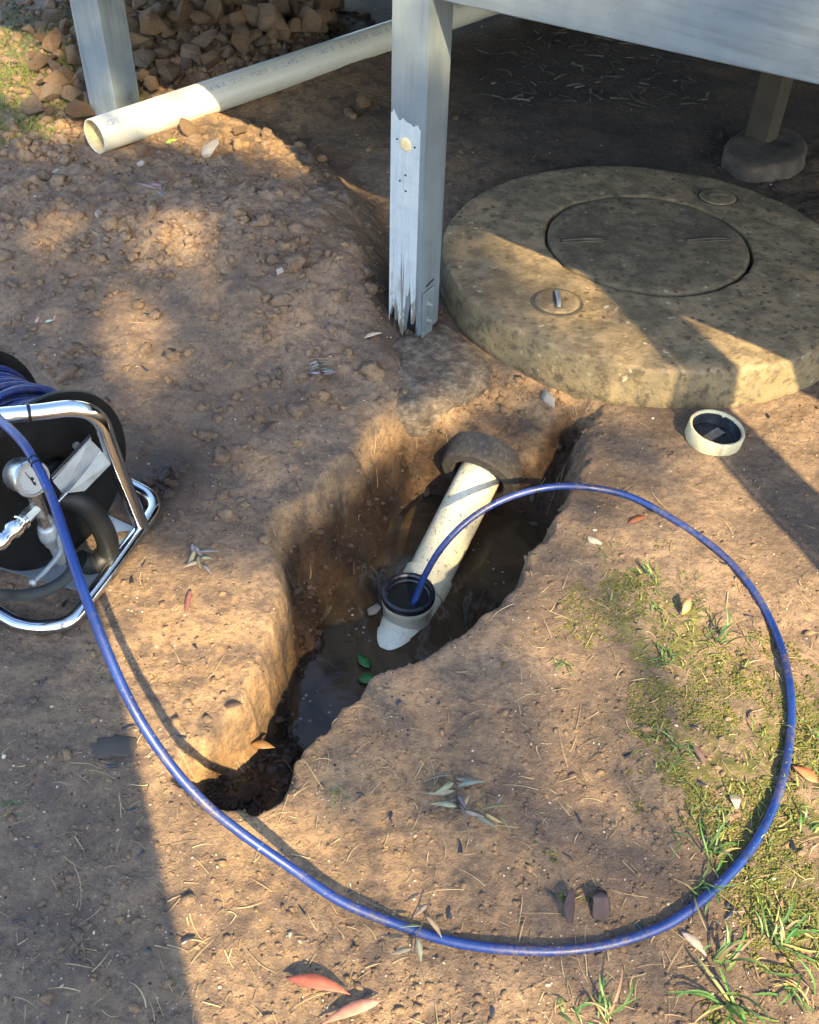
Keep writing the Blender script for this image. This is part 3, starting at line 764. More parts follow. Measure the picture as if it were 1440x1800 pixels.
# ================================================================== hose
RDEG = math.radians(-32); RO = at(80, 853, .215); RO.z = H(RO.x, RO.y)
rex = Vector((math.cos(RDEG), math.sin(RDEG), 0)); rey = Vector((-rex.y, rex.x, 0))
def R(x, y, z): return Vector((RO.x, RO.y, RO.z)) + rex * x + rey * y + Vector((0, 0, z))
HR = .0078
hp = [(-50, 690, .43), (0, 738, .455), (45, 785, .465), (85, 860, .45), (115, 945, .42), (145, 1035, .385), (190, 1150, .33), (240, 1255, .275), (300, 1345, .21), (360, 1412, .155),
      (425, 1465, .105), (510, 1527, .058), (600, 1583, .032), (700, 1628, None), (800, 1655, None), (905, 1670, None), (1000, 1670, None), (1090, 1655, None), (1180, 1620, None), (1260, 1560, None),
      (1325, 1482, None), (1370, 1385, None), (1390, 1280, None), (1386, 1185, None), (1358, 1100, None), (1312, 1022, None), (1250, 960, None), (1180, 910, None), (1110, 874, None), (1045, 858, .016),
      (980, 855, .03), (920, 866, .025), (865, 888, .01), (815, 922, -.015), (775, 965, -.06), (748, 1010, -.125), (732, 1048, -.19), (724, 1072, -.225)]
HP = []
for (u, v, z) in hp:
    if z is None:
        p = hit(u, v); z = p.z + HR * .9; HP.append(at(u, v, z))
    else: HP.append(at(u, v, z))
hose = empty('jetter_hose', Vector((RO.x, RO.y, RO.z)), 'long blue jetting hose looping over the soil from the reel into the riser', 'hose')
def wbuild(m, name, mat, parent, sm=50):
    o = m.build(name, mat, parent, sm); o.matrix_parent_inverse = parent.matrix_world.inverted() if False else Matrix.Translation(-parent.location); return o
hj = random.Random(21)
for i in range(11, len(HP) - 9): HP[i] = HP[i] + Vector((hj.gauss(0, .0012), hj.gauss(0, .0012), 0))
m = MB(); m.tube(smooth_path(HP, 9), HR, 14)
wbuild(m, 'hose_run', MAT['hose'], hose, 80)
m = MB()
for q in (.475, .62):
    sp_ = smooth_path(HP, 9); i = int(len(sp_) * .055) + int(q * 8); a = sp_[i]; b = sp_[i + 1]
    d = (b - a).normalized(); m.lathe([(HR + .0015, -.001), (HR + .0015, .001), (HR - .001, .001), (HR - .001, -.001)], a, d, 14, True)
wbuild(m, 'marker_band', MAT['rubber'], hose)
# coil on the drum: turns lie slightly crossed
rnd = random.Random(3)
ZC = .215; YC = .015
for layer, rad in enumerate((.108, .124, .140, .154)):
    nturn = 12 if layer < 3 else 9
    for k in range(nturn):
        x0 = -.235 + .215 * (k + (layer % 2) * .5) / nturn; sk_ = rnd.uniform(-.028, .028); ph = rnd.uniform(0, 6.28); rj = rnd.uniform(-.003, .004)
        pts = []
        for i in range(40):
            a = 2 * math.pi * i / 40
            x = min(max(x0 + sk_ * math.sin(a + ph), -.240), -.012)
            rr = rad + rj + .003 * math.sin(2 * a + ph)
            pts.append(R(x, YC + rr * math.cos(a), ZC + rr * math.sin(a)))
        m = MB(); m.tube(pts, HR, 8, closed=True); wbuild(m, 'coil_turn', MAT['hose'], hose, 80)

# ================================================================== hose reel
reel = empty('hose_reel', Vector((RO.x, RO.y, RO.z)), 'chrome framed hose reel with black flanges and a pressure gauge at left', 'hose reel')
def rb(m, name, mat, parent=reel, sm=50):
    o = m.build(name, mat, parent, sm)
    root = parent
    if parent is reel: o.matrix_parent_inverse = Matrix.Translation(-reel.location)
    return o
def flange(x, back):
    m = MB(); m.lathe([(.0, 0), (.05, 0), (.055, .004), (.14, .006), (.165, .004), (.180, .008), (.189, .006), (.191, -.002), (.187, -.008), (.178, -.006), (.05, -.006), (0, -.006)], R(x, YC, ZC), rex, 72)
    return rb(m, 'flange', MAT['black'])
fl = flange(0, False); flange(-.255, True)
m = MB(); m.lathe([(.095, -.25), (.095, -.006)], R(0, YC, ZC), rex, 40); rb(m, 'drum', MAT['black'])
m = MB(); m.lathe([(.048, 0), (.048, .012), (.04, .018), (.026, .02), (.026, .05), (0, .05)], R(0, YC, ZC), rex, 32); rb(m, 'hub', MAT['black'])
for a in (.6, 2.4, 4.4):
    m = MB(); m.lathe([(.008, .005), (.008, .009), (.005, .011), (0, .011)], R(0, YC + .085 * math.cos(a), ZC + .085 * math.sin(a)), rex, 12); rb(m, 'rivet', MAT['galv'])
TB = .0155
base = [R(-.33, -.17, .018), R(-.16, -.181, .018), R(.02, -.184, .018), R(.075, -.176, .018), R(.118, -.150, .018), R(.140, -.115, .018), R(.124, -.05, .018), R(.100, .04, .018), R(.076, .12, .018), R(.056, .185, .018), R(.040, .215, .018), R(.005, .235, .018), R(-.06, .238, .018), R(-.33, .238, .018)]
m = MB(); m.tube(smooth_path(base, 7), TB, 16); rb(m, 'base_tube', MAT['chrome'], reel, 80)
up = [R(.066, .150, .022), R(.070, .135, .12), R(.075, .118, .22), R(.080, .106, .30), R(.083, .099, .345), R(.078, .082, .378), R(.060, .056, .394), R(.030, .012, .400), R(-.01, -.05, .412), R(-.045, -.105, .425), R(-.09, -.17, .43)]
m = MB(); m.tube(smooth_path(up, 7), TB * 1.05, 16); rb(m, 'handle_hoop', MAT['chrome'], reel, 80)
m = MB(); a = R(.020, -.002, .4025); d = (R(-.01, -.05, .412) - R(.030, .012, .400)).normalized()
m.lathe([(TB * 1.05 + .0016, -.003), (TB * 1.05 + .0016, .003), (TB, .003), (TB, -.003)], a, d, 20, True); rb(m, 'rubber_ring', MAT['rubber'])
# side bracket: folded steel from the upright to the hub
def plate(name, pts, th, mat, parent=reel):
    P = [Vector(p) for p in pts]; n = (P[1] - P[0]).cross(P[-1] - P[0]).normalized() * th; m = MB(); k = len(P)
    m.add([p + n for p in P] + [p - n for p in P], [tuple(range(k)), tuple(range(2 * k - 1, k - 1, -1))] + [(i, k + i, k + (i + 1) % k, (i + 1) % k) for i in range(k)])
    return rb(m, name, mat, parent, 0)
def P3(u, v, lx):
    """point on the sight line at the given distance in front of the near flange"""
    d = ray(u, v); o = Vector((0, 0, CAMH)); pl = R(lx, 0, 0); t = (pl - o).dot(rex) / d.dot(rex); return o + d * t
br = plate('bracket', [P3(92, 845, .045), P3(158, 772, .062), P3(178, 792, .070), P3(110, 868, .055)], .0016, MAT['galv'])
br2 = plate('bracket_flange', [P3(110, 868.5, .056), P3(177, 793.5, .071), P3(203, 806, .082), P3(148, 862, .078), P3(118, 866, .072), P3(100, 885, .066)], .0014, MAT['galv'])
br3 = plate('bracket_web', [P3(92, 842, .046), P3(160, 770, .062), P3(158, 764, .050), P3(90, 836, .036)], .0014, MAT['casing'])
# pressure gauge
gc = P3(47, 838, .085); gf = P3(60, 845, .118); gax = (Vector((.78, -.58, .26))).normalized()
gau = empty('g', (0, 0, 0), None, None); bpy.data.objects.remove(gau)
m = MB(); m.lathe([(.0, -.030), (.028, -.030), (.0315, -.026), (.0315, .012), (.0340, .013), (.0345, .018), (.0325, .021), (.0290, .021), (.0290, .016), (.0, .016)], gc, gax, 48)
gg = rb(m, 'pressure_gauge', MAT['casing'])
def gsub(m, name, mat, sm=50):
    o = m.build(name, mat, gg, sm); return o
gex = gax.cross(Vector((0, 0, 1))).normalized() * -1; gey = gax.cross(gex) * 1
if gey.z < 0: gey = -gey
def G(x, y, h): return gc + gex * x + gey * y + gax * h
m = MB(); m.lathe([(.0, .0165), (.0288, .0165), (.0288, .0172), (.0, .0172)], gc, gax, 40); gsub(m, 'dial', MAT['dial'])
m = MB(); a0 = Vector((-.010, .019)); m.add([G(-.0012, -.010, .0182), G(.0016, -.010, .0182), G(-.0066, .019, .0182), G(-.0074, .019, .0182)], [(0, 1, 2, 3)])
m.add([G(-.0026, -.008, .0182), G(.0030, -.008, .0182), G(.0022, -.0145, .0182), G(-.0002, -.0145, .0182)], [(0, 1, 2, 3)])
m.lathe([(.0030, .0172), (.0030, .0192), (.0, .0192)], gc, gax, 12); gsub(m, 'needle', MAT['black'], 0)
m = MB()
for i in range(25):
    a = math.radians(225 - 270 * i / 24); l = .004 if i % 4 == 0 else .0022; r2 = .0255
    t = Vector((math.cos(a), math.sin(a))); nrm = Vector((-t.y, t.x)) * .00035; q = [t * r2 + nrm, t * r2 - nrm, t * (r2 - l) - nrm, t * (r2 - l) + nrm]
    m.add([G(p.x, p.y, .0176) for p in q], [(0, 1, 2, 3)])
gsub(m, 'scale_marks', MAT['black'], 0)
m = MB(); m.lathe([(.0078, -.001), (.0078, .003), (.005, .0045), (0, .0045)], gc + gey * .0312 - gax * .012, (gey + gax * .1), 20); gsub(m, 'filler_plug', MAT['rubber'])
# hexagon adaptor, valve block, coupling, lever
h0 = gc - gey * .031 - gax * .004; h1 = P3(82, 925, .075)
m = MB(); m.lathe([(.0125, 0), (.0125, (h1 - h0).length)], h0, h1 - h0, 6); rb(m, 'hexagon_adaptor', MAT['brass'], reel, 0)
h2 = P3(108, 985, .060)
m = MB(); dd = (h2 - h1); m.lathe([(.013, -.004), (.0175, .0), (.0175, .012), (.021, .016), (.021, .034), (.0175, .04), (.0175, .052), (.012, .056), (.012, dd.length)], h1, dd, 20); rb(m, 'valve_body', MAT['galv'])
c1 = P3(62, 893, .085); c0 = P3(-6, 960, .105); dd = (c0 - c1); Lc = dd.length
m = MB(); m.lathe([(.0128, 0), (.0128, Lc * .30)], c1, dd, 6); rb(m, 'coupling_nut', MAT['brass'], reel, 0)
m = MB(); u_ = Lc
m.lathe([(.0135, u_ * .30), (.0165, u_ * .33), (.0165, u_ * .40), (.0140, u_ * .42), (.0140, u_ * .48), (.0165, u_ * .50), (.0165, u_ * .62), (.0140, u_ * .65), (.0120, u_ * .70), (.0120, u_ * .80), (.0145, u_ * .82), (.0145, u_ * .95), (.010, u_ * 1.0), (.010, u_ * 1.15)], c1, dd, 24); rb(m, 'quick_coupling', MAT['chrome'], reel, 40)
m = MB(); c2 = P3(85, 915, .078); m.tube([c1, (c1 + c2) / 2, c2], .010, 10); rb(m, 'coupling_tail', MAT['galv'])
lv = [P3(113, 930, .085), P3(104, 942, .095), P3(107, 966, .10), P3(100, 980, .10), P3(80, 1003, .098), P3(58, 1024, .095)]
m = MB(); m.tube(smooth_path(lv, 6), [.0062] * 18 + [.0052] * 13, 10)
lever = rb(m, 'valve_lever', MAT['strap'], reel, 60)
m = MB(); b0 = lv[-1]; m.lathe([(.0, -.0085), (.005, -.007), (.0085, 0), (.005, .007), (0, .0085)], b0, (0, 0, 1), 16); rb(m, 'lever_knob', MAT['galv'], lever, 60)
# black elbow from the hub down to the swivel
el = [P3(105, 872, .03), P3(135, 880, .055), P3(165, 905, .07), P3(187, 945, .078), P3(188, 975, .075), P3(165, 992, .065), P3(140, 985, .055)]
m = MB(); m.tube(smooth_path(el, 6), .0225, 16); rb(m, 'black_elbow', MAT['rubber'], reel, 70)
gh = [R(-.25, -.15, .075), P3(-30, 1030, .10), P3(20, 1047, .10), P3(70, 1041, .10), P3(105, 1025, .095), P3(128, 1000, .085), P3(125, 975, .075)]
m = MB(); m.tube(smooth_path(gh, 7), .0115, 12); rb(m, 'grey_inlet_hose', MAT['greyhose'], reel, 70)
m = MB(); q0, q1 = R(-.20, -.10, .012), R(.10, -.02, .012); dq = (q1 - q0) / 2
m.box((q0 + q1) / 2, dq, rey * .028, (0, 0, .0015)); rb(m, 'base_plate', MAT['galv'], reel, 0)
m = MB(); q0, q1 = R(-.22, .10, .012), R(.08, .12, .012); dq = (q1 - q0) / 2
m.box((q0 + q1) / 2, dq, rey * .028, (0, 0, .0015)); rb(m, 'base_plate', MAT['galv'], reel, 0)
# ================================================================== loose stuff that nobody could count
def in_view(n, zmax=0.0, lo=(0, 0), hi=(1440, 1800), pad=60):
    """random ground spots spread evenly over the ground the photograph shows"""
    u = RS.uniform(lo[0] - pad, hi[0] + pad, n); v = RS.uniform(lo[1], hi[1] + pad, n)
    d = np.array(cF)[None] + np.outer((u - 720) / FPX, np.array(cR)) - np.outer((v - 900) / FPX, np.array(cU))
    z = np.zeros(n)
    for _ in range(3):
        t = (z - CAMH) / d[:, 2]; x = d[:, 0] * t; y = d[:, 1] * t; z = np.clip(grid_at(ZZ, x, y), -.05, .4)
    return x, y
def free(x, y, trench=False):
    ok = (np.hypot(x - LC.x, y - LC.y) > LR + .005)
    if not trench: ok &= grid_at(TD, x, y) < -.004
    return ok
def scatter(name, base, x, y, size, col, mat, sink=.35, flat=.75, up=None, smooth=False):
    V0, F0 = base; n = len(x); k = len(V0)
    V = np.repeat(V0[None], n, 0) * (1 + RS.uniform(-.42, .42, (n, k, 1)))
    a = RS.uniform(0, 2 * math.pi, n); ca, sa = np.cos(a)[:, None], np.sin(a)[:, None]
    st = RS.uniform(.7, 1.35, (n, 1)); X = V[..., 0] * st; Y = V[..., 1] / st; Zc = V[..., 2] * flat
    X, Y = X * ca - Y * sa, X * sa + Y * ca; s = size[:, None]
    z = grid_at(ZZ, x, y) if up is None else up
    W = np.stack([X * s + x[:, None], Y * s + y[:, None], Zc * s + z[:, None] + s * (flat - sink) * .5], -1).reshape(-1, 3)
    Fq = (F0[None] + (np.arange(n) * k)[:, None, None]).reshape(-1, F0.shape[1])
    me = np_mesh(name, W, Fq, mat, np.repeat(col, k, 0), smooth); return tag(link(name, me), kind='stuff')
def cols(n, a, b, j=.15):
    t = RS.uniform(0, 1, (n, 1)); return (np.array(a) * (1 - t) + np.array(b) * t) * RS.uniform(1 - j, 1 + j, (n, 1))
def zone_at(x, y): return np.stack([np.zeros(len(x)), grid_at(wet, x, y), np.clip(grid_at(clay, x, y) + RS.uniform(-.3, .5, len(x)), 0, 1), grid_at(deck_shade_inv, x, y)], -1)

# ================================================================== rocks
def ico(sub):
    import bmesh
    bm = bmesh.new(); bmesh.ops.create_icosphere(bm, subdivisions=sub, radius=1.0)
    V = np.array([v.co[:] for v in bm.verts]); Fc = np.array([[v.index for v in f.verts] for f in bm.faces]); bm.free(); return V, Fc
I1, I2, I3 = ico(1), ico(2), ico(3)
def rock_mesh(name, seed, mat, ncut=9, rough=.05, base=I3):
    r = np.random.RandomState(seed); V = base[0].copy()
    for _ in range(ncut):
        d = r.normal(size=3); d /= np.linalg.norm(d); c = r.uniform(.26, .52)
        e = V @ d - c; V = V - np.where(e > 0, e, 0)[:, None] * d[None, :] * .96
    n = fbm(V[:, 0] * 1.0 + V[:, 2] * .6, V[:, 1] - V[:, 2] * .8, 2.5, 4, seed)
    V = 1.75 * V * (1 + rough * n)[:, None] * np.array([r.uniform(.85, 1.2), r.uniform(.7, 1.0), r.uniform(.55, .8)])
    me = np_mesh(name, V, base[1], mat); return me
def rubble_mesh(name, seed, mat):
    import bmesh
    r = np.random.RandomState(seed); bm = bmesh.new(); P = r.normal(size=(15, 3)); P /= np.linalg.norm(P, axis=1)[:, None]
    P *= r.uniform(.72, 1.12, (15, 1)) * np.array([r.uniform(.9, 1.25), r.uniform(.7, 1.0), r.uniform(.5, .8)])
    for q in P: bm.verts.new(q)
    h = bmesh.ops.convex_hull(bm, input=bm.verts); bmesh.ops.delete(bm, geom=[v for v in bm.verts if not v.link_faces], context='VERTS')
    bmesh.ops.bevel(bm, geom=list(bm.edges), offset=.05, segments=1, affect='EDGES', profile=.5)
    bmesh.ops.triangulate(bm, faces=bm.faces); bmesh.ops.subdivide_edges(bm, edges=bm.edges, cuts=1, use_grid_fill=True); bmesh.ops.triangulate(bm, faces=bm.faces)
    for v in bm.verts:
        c = np.array(v.co); v.co *= 1 + .07 * float(fbm(np.array([c[0] + c[2]]), np.array([c[1] - c[2]]), 3.5, 3, seed)[0])
    me = bpy.data.meshes.new(name); bm.to_mesh(me); bm.free(); me.materials.append(mat); return me
ROCKS = [rubble_mesh('rubble_rock', 100 + i, MAT['rock']) for i in range(14)]
def put_rock(name, p, s, i, label, cat='rock', group=None, mes=None, rz=None, sink=.3, tilt=.5):
    o = bpy.data.objects.new(name, (mes or ROCKS)[i % len(mes or ROCKS)]); COL.objects.link(o)
    o.location = (p[0], p[1], p[2] + s * (.6 - sink)); o.scale = (s, s, s)
    o.rotation_euler = (random.uniform(-tilt, tilt), random.uniform(-tilt, tilt), rz if rz is not None else random.uniform(0, 6.28))
    return tag(o, label, cat, group)
rr = random.Random(5)
placed = []
def try_rocks(n, box, smin, smax, label, group, lift, poly=None):
    k = 0; tries = 0
    while k < n and tries < n * 30:
        tries += 1
        u, v = rr.uniform(box[0], box[2]), rr.uniform(box[1], box[3])
        # keep clear of the left post and of the loose pipe
        py = 240 - (u - 166) * 178 / 524.0
        if 150 < u < 700 and v > py - 42: continue
        if poly and not poly(u, v): continue
        p = hit(u, v); s = rr.uniform(smin, smax)
        if any((Vector((p.x, p.y)) - q).length < (s + t) * .5 for q, t in placed): continue
        placed.append((Vector((p.x, p.y)), s))
        put_rock('rubble_rock', p + Vector((0, 0, rr.uniform(0, lift))), s, rr.randrange(14), label, 'rock', group, sink=.15); k += 1
try_rocks(150, (225, 0, 590, 225), .026, .082, 'brown clay rock heaped between the left grey post and the deck shade', 'clay rubble behind the loose pipe', .05)
try_rocks(34, (50, 40, 175, 215), .022, .064, 'brown clay rock at the grassy edge left of the left grey post', 'clay rubble beside the grass', .02)
try_rocks(18, (110, -30, 420, 40), .035, .07, 'brown clay rock at the top of the rubble heap', 'clay rubble on top of the heap', .06)
for (u, v, s, l) in [(500, 12, .09, 'shaded brown rock furthest right on the rubble heap'), (640, 190, .04, 'shaded brown rock alone under the deck between pipe and post'), (250, 270, .034, 'brown rock just below the loose pipe beside a green leaf'),
                     (80, 315, .032, 'round brown clod on the mound near the left edge'), (330, 236, .05, 'flat brown clod half buried below the loose pipe'), (78, 58, .05, 'orange clay block on the grass at the upper left corner'),
                     (420, 175 + 60, .03, 'small brown clod where the loose pipe enters the shade')]:
    put_rock('rubble_rock', hit(u, v), s, rr.randrange(14), l, 'rock', None, sink=.25)
x, y = in_view(2600, 0, (60, 0), (600, 225)); zz = grid_at(ZZ, x, y); pdx, pdy = x - LA.x, y - LA.y; back = (-pdx * ld.y + pdy * ld.x); keep = ((zz > .125) | (x < -1.15)) & ((back > .10) | (pdx * ld.x + pdy * ld.y < -.06)); x, y = x[keep], y[keep]
o = scatter('rubble_chips', I1, x, y, np.clip(RS.lognormal(-4.55, .5, len(x)), .004, .026), zone_at(x, y), MAT['soil'], .3); tag(o, 'small chips and dirt between the rubble rocks', 'rubble')
PALE = [rock_mesh('pale_stone', 300 + i, MAT['stone'], 10, .10) for i in range(3)]
for (u, v, s, i, l) in [(368, 272, .042, 0, 'pale grey stone on the mound below the loose pipe'), (962, 704, .026, 1, 'pale stone at the foot of the septic lid above the trench'), (1047, 952, .011, 2, 'small pale stone on the soil right of the trench'),
                        (1293, 1408, .013, 0, 'small white stone in the weeds inside the hose loop'), (172, 378, .014, 1, 'small white stone on the mound at left'), (97, 303, .012, 2, 'tiny white stone near the pipe end'), (248, 290, .012, 0, 'white chip of stone under the rock below the pipe'), (493, 478, .012, 1, 'small white chip on the middle of the mound')]:
    put_rock('pale_stone', hit(u, v), s, i, l, 'stone', None, PALE, sink=.3)
DK = [rock_mesh('dark_stone', 400 + i, MAT['darkstone'], 14, .14) for i in range(2)]
o = put_rock('dark_stone', hit(1058, 1590), .026, 0, 'dark purple chunk of stone, the squarer of two inside the hose loop', 'stone', None, DK, 0.3, .35, .35)
o = put_rock('dark_stone', hit(1000, 1590), .024, 1, 'narrow dark purple stone left of the square chunk', 'stone', None, DK, 1.5, .25, .1); o.scale = (.030, .014, .011)
FLAT = [rock_mesh('flat_stone', 450 + i, MAT['collar'], 0, .35) for i in range(2)]
p = at(656, 1078, WATER_Z); o = put_rock('muddy_stone', Vector((p.x, p.y, WATER_Z)), .022, 3, 'pale muddy stone in the trench water left of the riser', 'stone', None, PALE, 1.2, .2)
p = hit(205, 1312); o = put_rock('flat_stone', p, .030, 1, 'flat dark oval stone pressed into the shaded soil at left', 'stone', None, FLAT, .1, .62, .05); o.scale = (.022, .015, .008)

# ================================================================== leaves
def leaf_geo(L, Wd, bend, twist=.3, curl=.2, seg=7):
    V = []; Fq = []
    for i in range(seg + 1):
        t = i / seg; w = Wd * .5 * (math.sin(math.pi * min(1, t ** .8 * .99 + .008)) ** 1.15) * 1.05
        y = bend * L * math.sin(t * 2.2); z = curl * L * .25 * math.sin(t * 3.0); a = twist * (t - .4)
        for s in (-1, 0, 1):
            V.append((t * L, y + s * w * math.cos(a), z + s * w * math.sin(a) + abs(s) * w * .25))
    for i in range(seg):
        b = i * 3; Fq += [(b, b + 3, b + 4, b + 1), (b + 1, b + 4, b + 5, b + 2)]
    return np.array(V), np.array(Fq)
def leaf_obj(name, L, Wd, bend, col, col2, parent=None, **kw):
    V, Fq = leaf_geo(L, Wd, bend, kw.pop('twist', .3), kw.pop('curl', .2))
    t = (V[:, 0] / L)[:, None]; c = np.array(col) * (1 - t) + np.array(col2) * t
    c = c * np.random.RandomState(int(L * 1e5) % 9999).uniform(.85, 1.12, (len(V), 1))
    c[1::3] *= 1.35; c[::3] *= .8
    me = np_mesh(name, V, Fq, MAT['leaf'], c, True); o = link(name, me, None, parent, **kw)
    sd_ = o.modifiers.new('s', 'SOLIDIFY'); sd_.thickness = .0007
    return o
def ground_leaf(u, v, L, Wd, ang, col, col2, label, bend=.08, lift=.004, tilt=(.0, .0), name='fallen_leaf', **kw):
    p = hit(u, v); o = leaf_obj(name, L, Wd, bend, col, col2, loc=(p.x, p.y, p.z + lift), rot=(tilt[0], tilt[1], ang), **kw)
    return tag(o, label, 'leaf')
RED1, RED2 = (.22, .055, .032), (.33, .10, .055)
def ang_px(u0, v0, u1, v1):
    a, b = at(u0, v0), at(u1, v1); return math.atan2(b.y - a.y, b.x - a.x)
ground_leaf(502, 1724, .100, .020, ang_px(500, 1722, 618, 1762), RED1, RED2, 'red gum leaf lying left of centre at the bottom edge', .07, .010, (.0, -.03))
ground_leaf(672, 1764, .095, .018, ang_px(672, 1762, 590, 1800), (.40, .17, .12), (.30, .11, .07), 'pinkish gum leaf cut off by the bottom edge', -.05, .012, (0, 0))
ground_leaf(1104, 921, .055, .014, ang_px(1104, 921, 1150, 908), (.16, .055, .028), (.20, .07, .03), 'dark red leaf flat on the soil inside the hose loop', .05, .003)
ground_leaf(1198, 1085, .045, .016, ang_px(1198, 1085, 1222, 1050), (.52, .24, .07), (.38, .10, .06), 'curled orange leaf standing up from the moss inside the hose', .1, .006, (.5, -.4), curl=.8)
ground_leaf(1436, 1380, .05, .022, ang_px(1436, 1380, 1405, 1360), (.38, .10, .04), (.45, .16, .07), 'rust coloured leaf at the right edge outside the hose', .0, .008)
ground_leaf(336, 1038, .07, .011, ang_px(346, 985, 330, 1045), (.16, .07, .06), (.13, .05, .045), 'purplish brown leaf below the grey sprig beside the reel', .03, .005)
ground_leaf(1215, 1310, .05, .012, ang_px(1200, 1300, 1225, 1355), (.15, .09, .07), (.12, .08, .06), 'dull brown leaf among the weeds inside the hose', .1, .006)
ground_leaf(455, 770, .075, .013, ang_px(455, 770, 525, 732), (.06, .042, .032), (.045, .032, .026), 'dark brown curled leaf on the bank above the trench', .2, .006)
ground_leaf(292, 258, .05, .022, ang_px(275, 258, 310, 250), (.22, .32, .05), (.30, .40, .08), 'bright green leaf under the loose pipe', .0, .012, (.3, 0))
ground_leaf(640, 600, .055, .016, ang_px(640, 605, 672, 598), (.42, .32, .20), (.50, .40, .27), 'tan curled leaf against the foot of the post', .1, .010)
ground_leaf(395, 1246, .035, .012, ang_px(395, 1246, 430, 1240), (.05, .03, .02), (.05, .03, .02), 'dark leaf on the sunlit trench lip', .0, .006)
ground_leaf(440, 1312, .05, .018, ang_px(440, 1312, 480, 1318), (.17, .09, .03), (.20, .11, .04), 'brown leaf at the narrow end of the trench', .0, .008)
ground_leaf(1195, 1640, .05, .014, ang_px(1195, 1610, 1240, 1660), (.33, .27, .22), (.25, .2, .16), 'dry grey leaf right of the dark stones', .1, .006)
def sprig(u, v, ang, leaves, label, L=.045, col=(.30, .29, .24), lift=.006, z=None):
    p = hit(u, v); 
    if z is not None: p = at(u, v, z)
    e = empty('leaf_sprig', (p.x, p.y, p.z + lift), label, 'leaf sprig', None, (0, 0, ang))
    m = MB(); m.tube([(-.03, 0, .001), (0, .002, .003), (.035, -.002, .004), (.06, .004, .003)], [.0014, .0013, .001, .0007], 5); m.build('stem', MAT['old_wood'], e, 60)
    g = random.Random(int(u + v))
    for k in range(leaves):
        x = -.02 + .075 * k / max(1, leaves - 1); sgn = 1 if k % 2 else -1
        f = g.uniform(.75, 1.2); c = tuple(min(1, a * g.uniform(.8, 1.25)) for a in col)
        leaf_obj('leaf', L * f * g.uniform(.7, 1.25), .0085 * f, g.uniform(-.08, .08), c, tuple(a * .8 for a in c), e, loc=(x, .001 * sgn, .004 + .001 * k), rot=(g.uniform(-.9, .9), g.uniform(-.4, .05), sgn * g.uniform(.1, 1.5)))
sprig(290, 330, ang_px(300, 325, 270, 350), 6, 'grey dry leaf sprig on the mound below the loose pipe', .05, (0.156, 0.150, 0.138))
sprig(562, 648, ang_px(555, 615, 570, 690), 10, 'silvery green leaf sprig on the bank left of the footing', .034, (0.216, 0.240, 0.216))
sprig(345, 972, ang_px(330, 955, 350, 1000), 8, 'pale dry leaf sprig on the sunlit soil right of the reel', .045, (0.240, 0.216, 0.162))
sprig(800, 1385, ang_px(800, 1360, 810, 1430), 10, 'grey green dry leaf sprig inside the hose loop', .052, (0.150, 0.144, 0.108))
sprig(820, 1430, ang_px(780, 1425, 860, 1440), 7, 'olive dry leaf sprig just below the grey green sprig', .045, (0.180, 0.168, 0.090))
sprig(745, 1622, ang_px(755, 1605, 740, 1650), 5, 'small dry sprig lying over the hose at the bottom', .042, (0.228, 0.204, 0.132), .02)
sprig(60, 575, ang_px(40, 575, 80, 570), 4, 'thin dry sprig on the mound above the reel', .03, (.3, .26, .2))
# green leaves floating at the trench edge
for (u, v, l) in ((628, 1195, 'green leaf floating at the near edge of the trench water'), (650, 1175, 'small green leaf floating beyond the larger one')):
    p = at(u, v, WATER_Z + .006); o = leaf_obj('floating_leaf', .05, .026, .05, (.02, .09, .015), (.03, .13, .03), loc=p, rot=(0.1, 0, u * .1)); tag(o, l, 'leaf')

# soil crumbs: dense on the mound and the churned bank, thin elsewhere
x, y = in_view(80000); m_ = grid_at(MOUND, x, y); dn = fbm(x, y, 4, 3, 501)
keep = free(x, y) & (RS.uniform(0, 1, len(x)) < .11 + .60 * m_ + .40 * np.clip(dn, 0, 1)); x, y = x[keep], y[keep]
size = np.clip(RS.lognormal(-6.1, .52, len(x)), .0009, .011)
o = scatter('soil_crumbs', I1, x, y, size, zone_at(x, y), MAT['soil'], .5, .55); tag(o, 'loose crumbs of brown soil scattered over the mound and banks', 'soil')
# bigger clods on the mound
x, y = in_view(3200, 0, (0, 200), (760, 900)); m_ = grid_at(MOUND, x, y)
keep = free(x, y) & (RS.uniform(0, 1, len(x)) < .15 + .5 * m_); x, y = x[keep], y[keep]
o = scatter('soil_clods', I2, x, y, np.clip(RS.lognormal(-4.75, .5, len(x)), .004, .030), zone_at(x, y), MAT['soil'], .55); tag(o, 'lumps of clay soil on the dug mound', 'soil')
# mud lumps in the trench
x, y = in_view(9000, 0, (330, 640), (1060, 1450)); keep = (grid_at(TD, x, y) > -.002); x, y = x[keep], y[keep]; z = grid_at(ZZ, x, y); keep = (z > WATER_Z - .008) & (z < -.16) & (RS.uniform(0, 1, len(x)) < .5); x, y = x[keep], y[keep]
o = scatter('mud_lumps', I1, x, y, np.clip(RS.lognormal(-5.3, .5, len(x)), .002, .014), cols(len(x), (.045, .033, .025), (.085, .058, .040)), MAT['clod'], .5); tag(o, 'dark wet lumps of mud on the trench walls', 'mud')
# crumbs on the trench walls
x, y = in_view(9000, 0, (320, 640), (1080, 1450)); td = grid_at(TD, x, y); keep = (td > .012) & (td < .14); x, y = x[keep], y[keep]
o = scatter('wall_crumbs', I1, x, y, np.clip(RS.lognormal(-5.7, .6, len(x)), .0012, .014), zone_at(x, y), MAT['soil'], .7); tag(o, 'crumbling soil on the trench walls', 'soil')
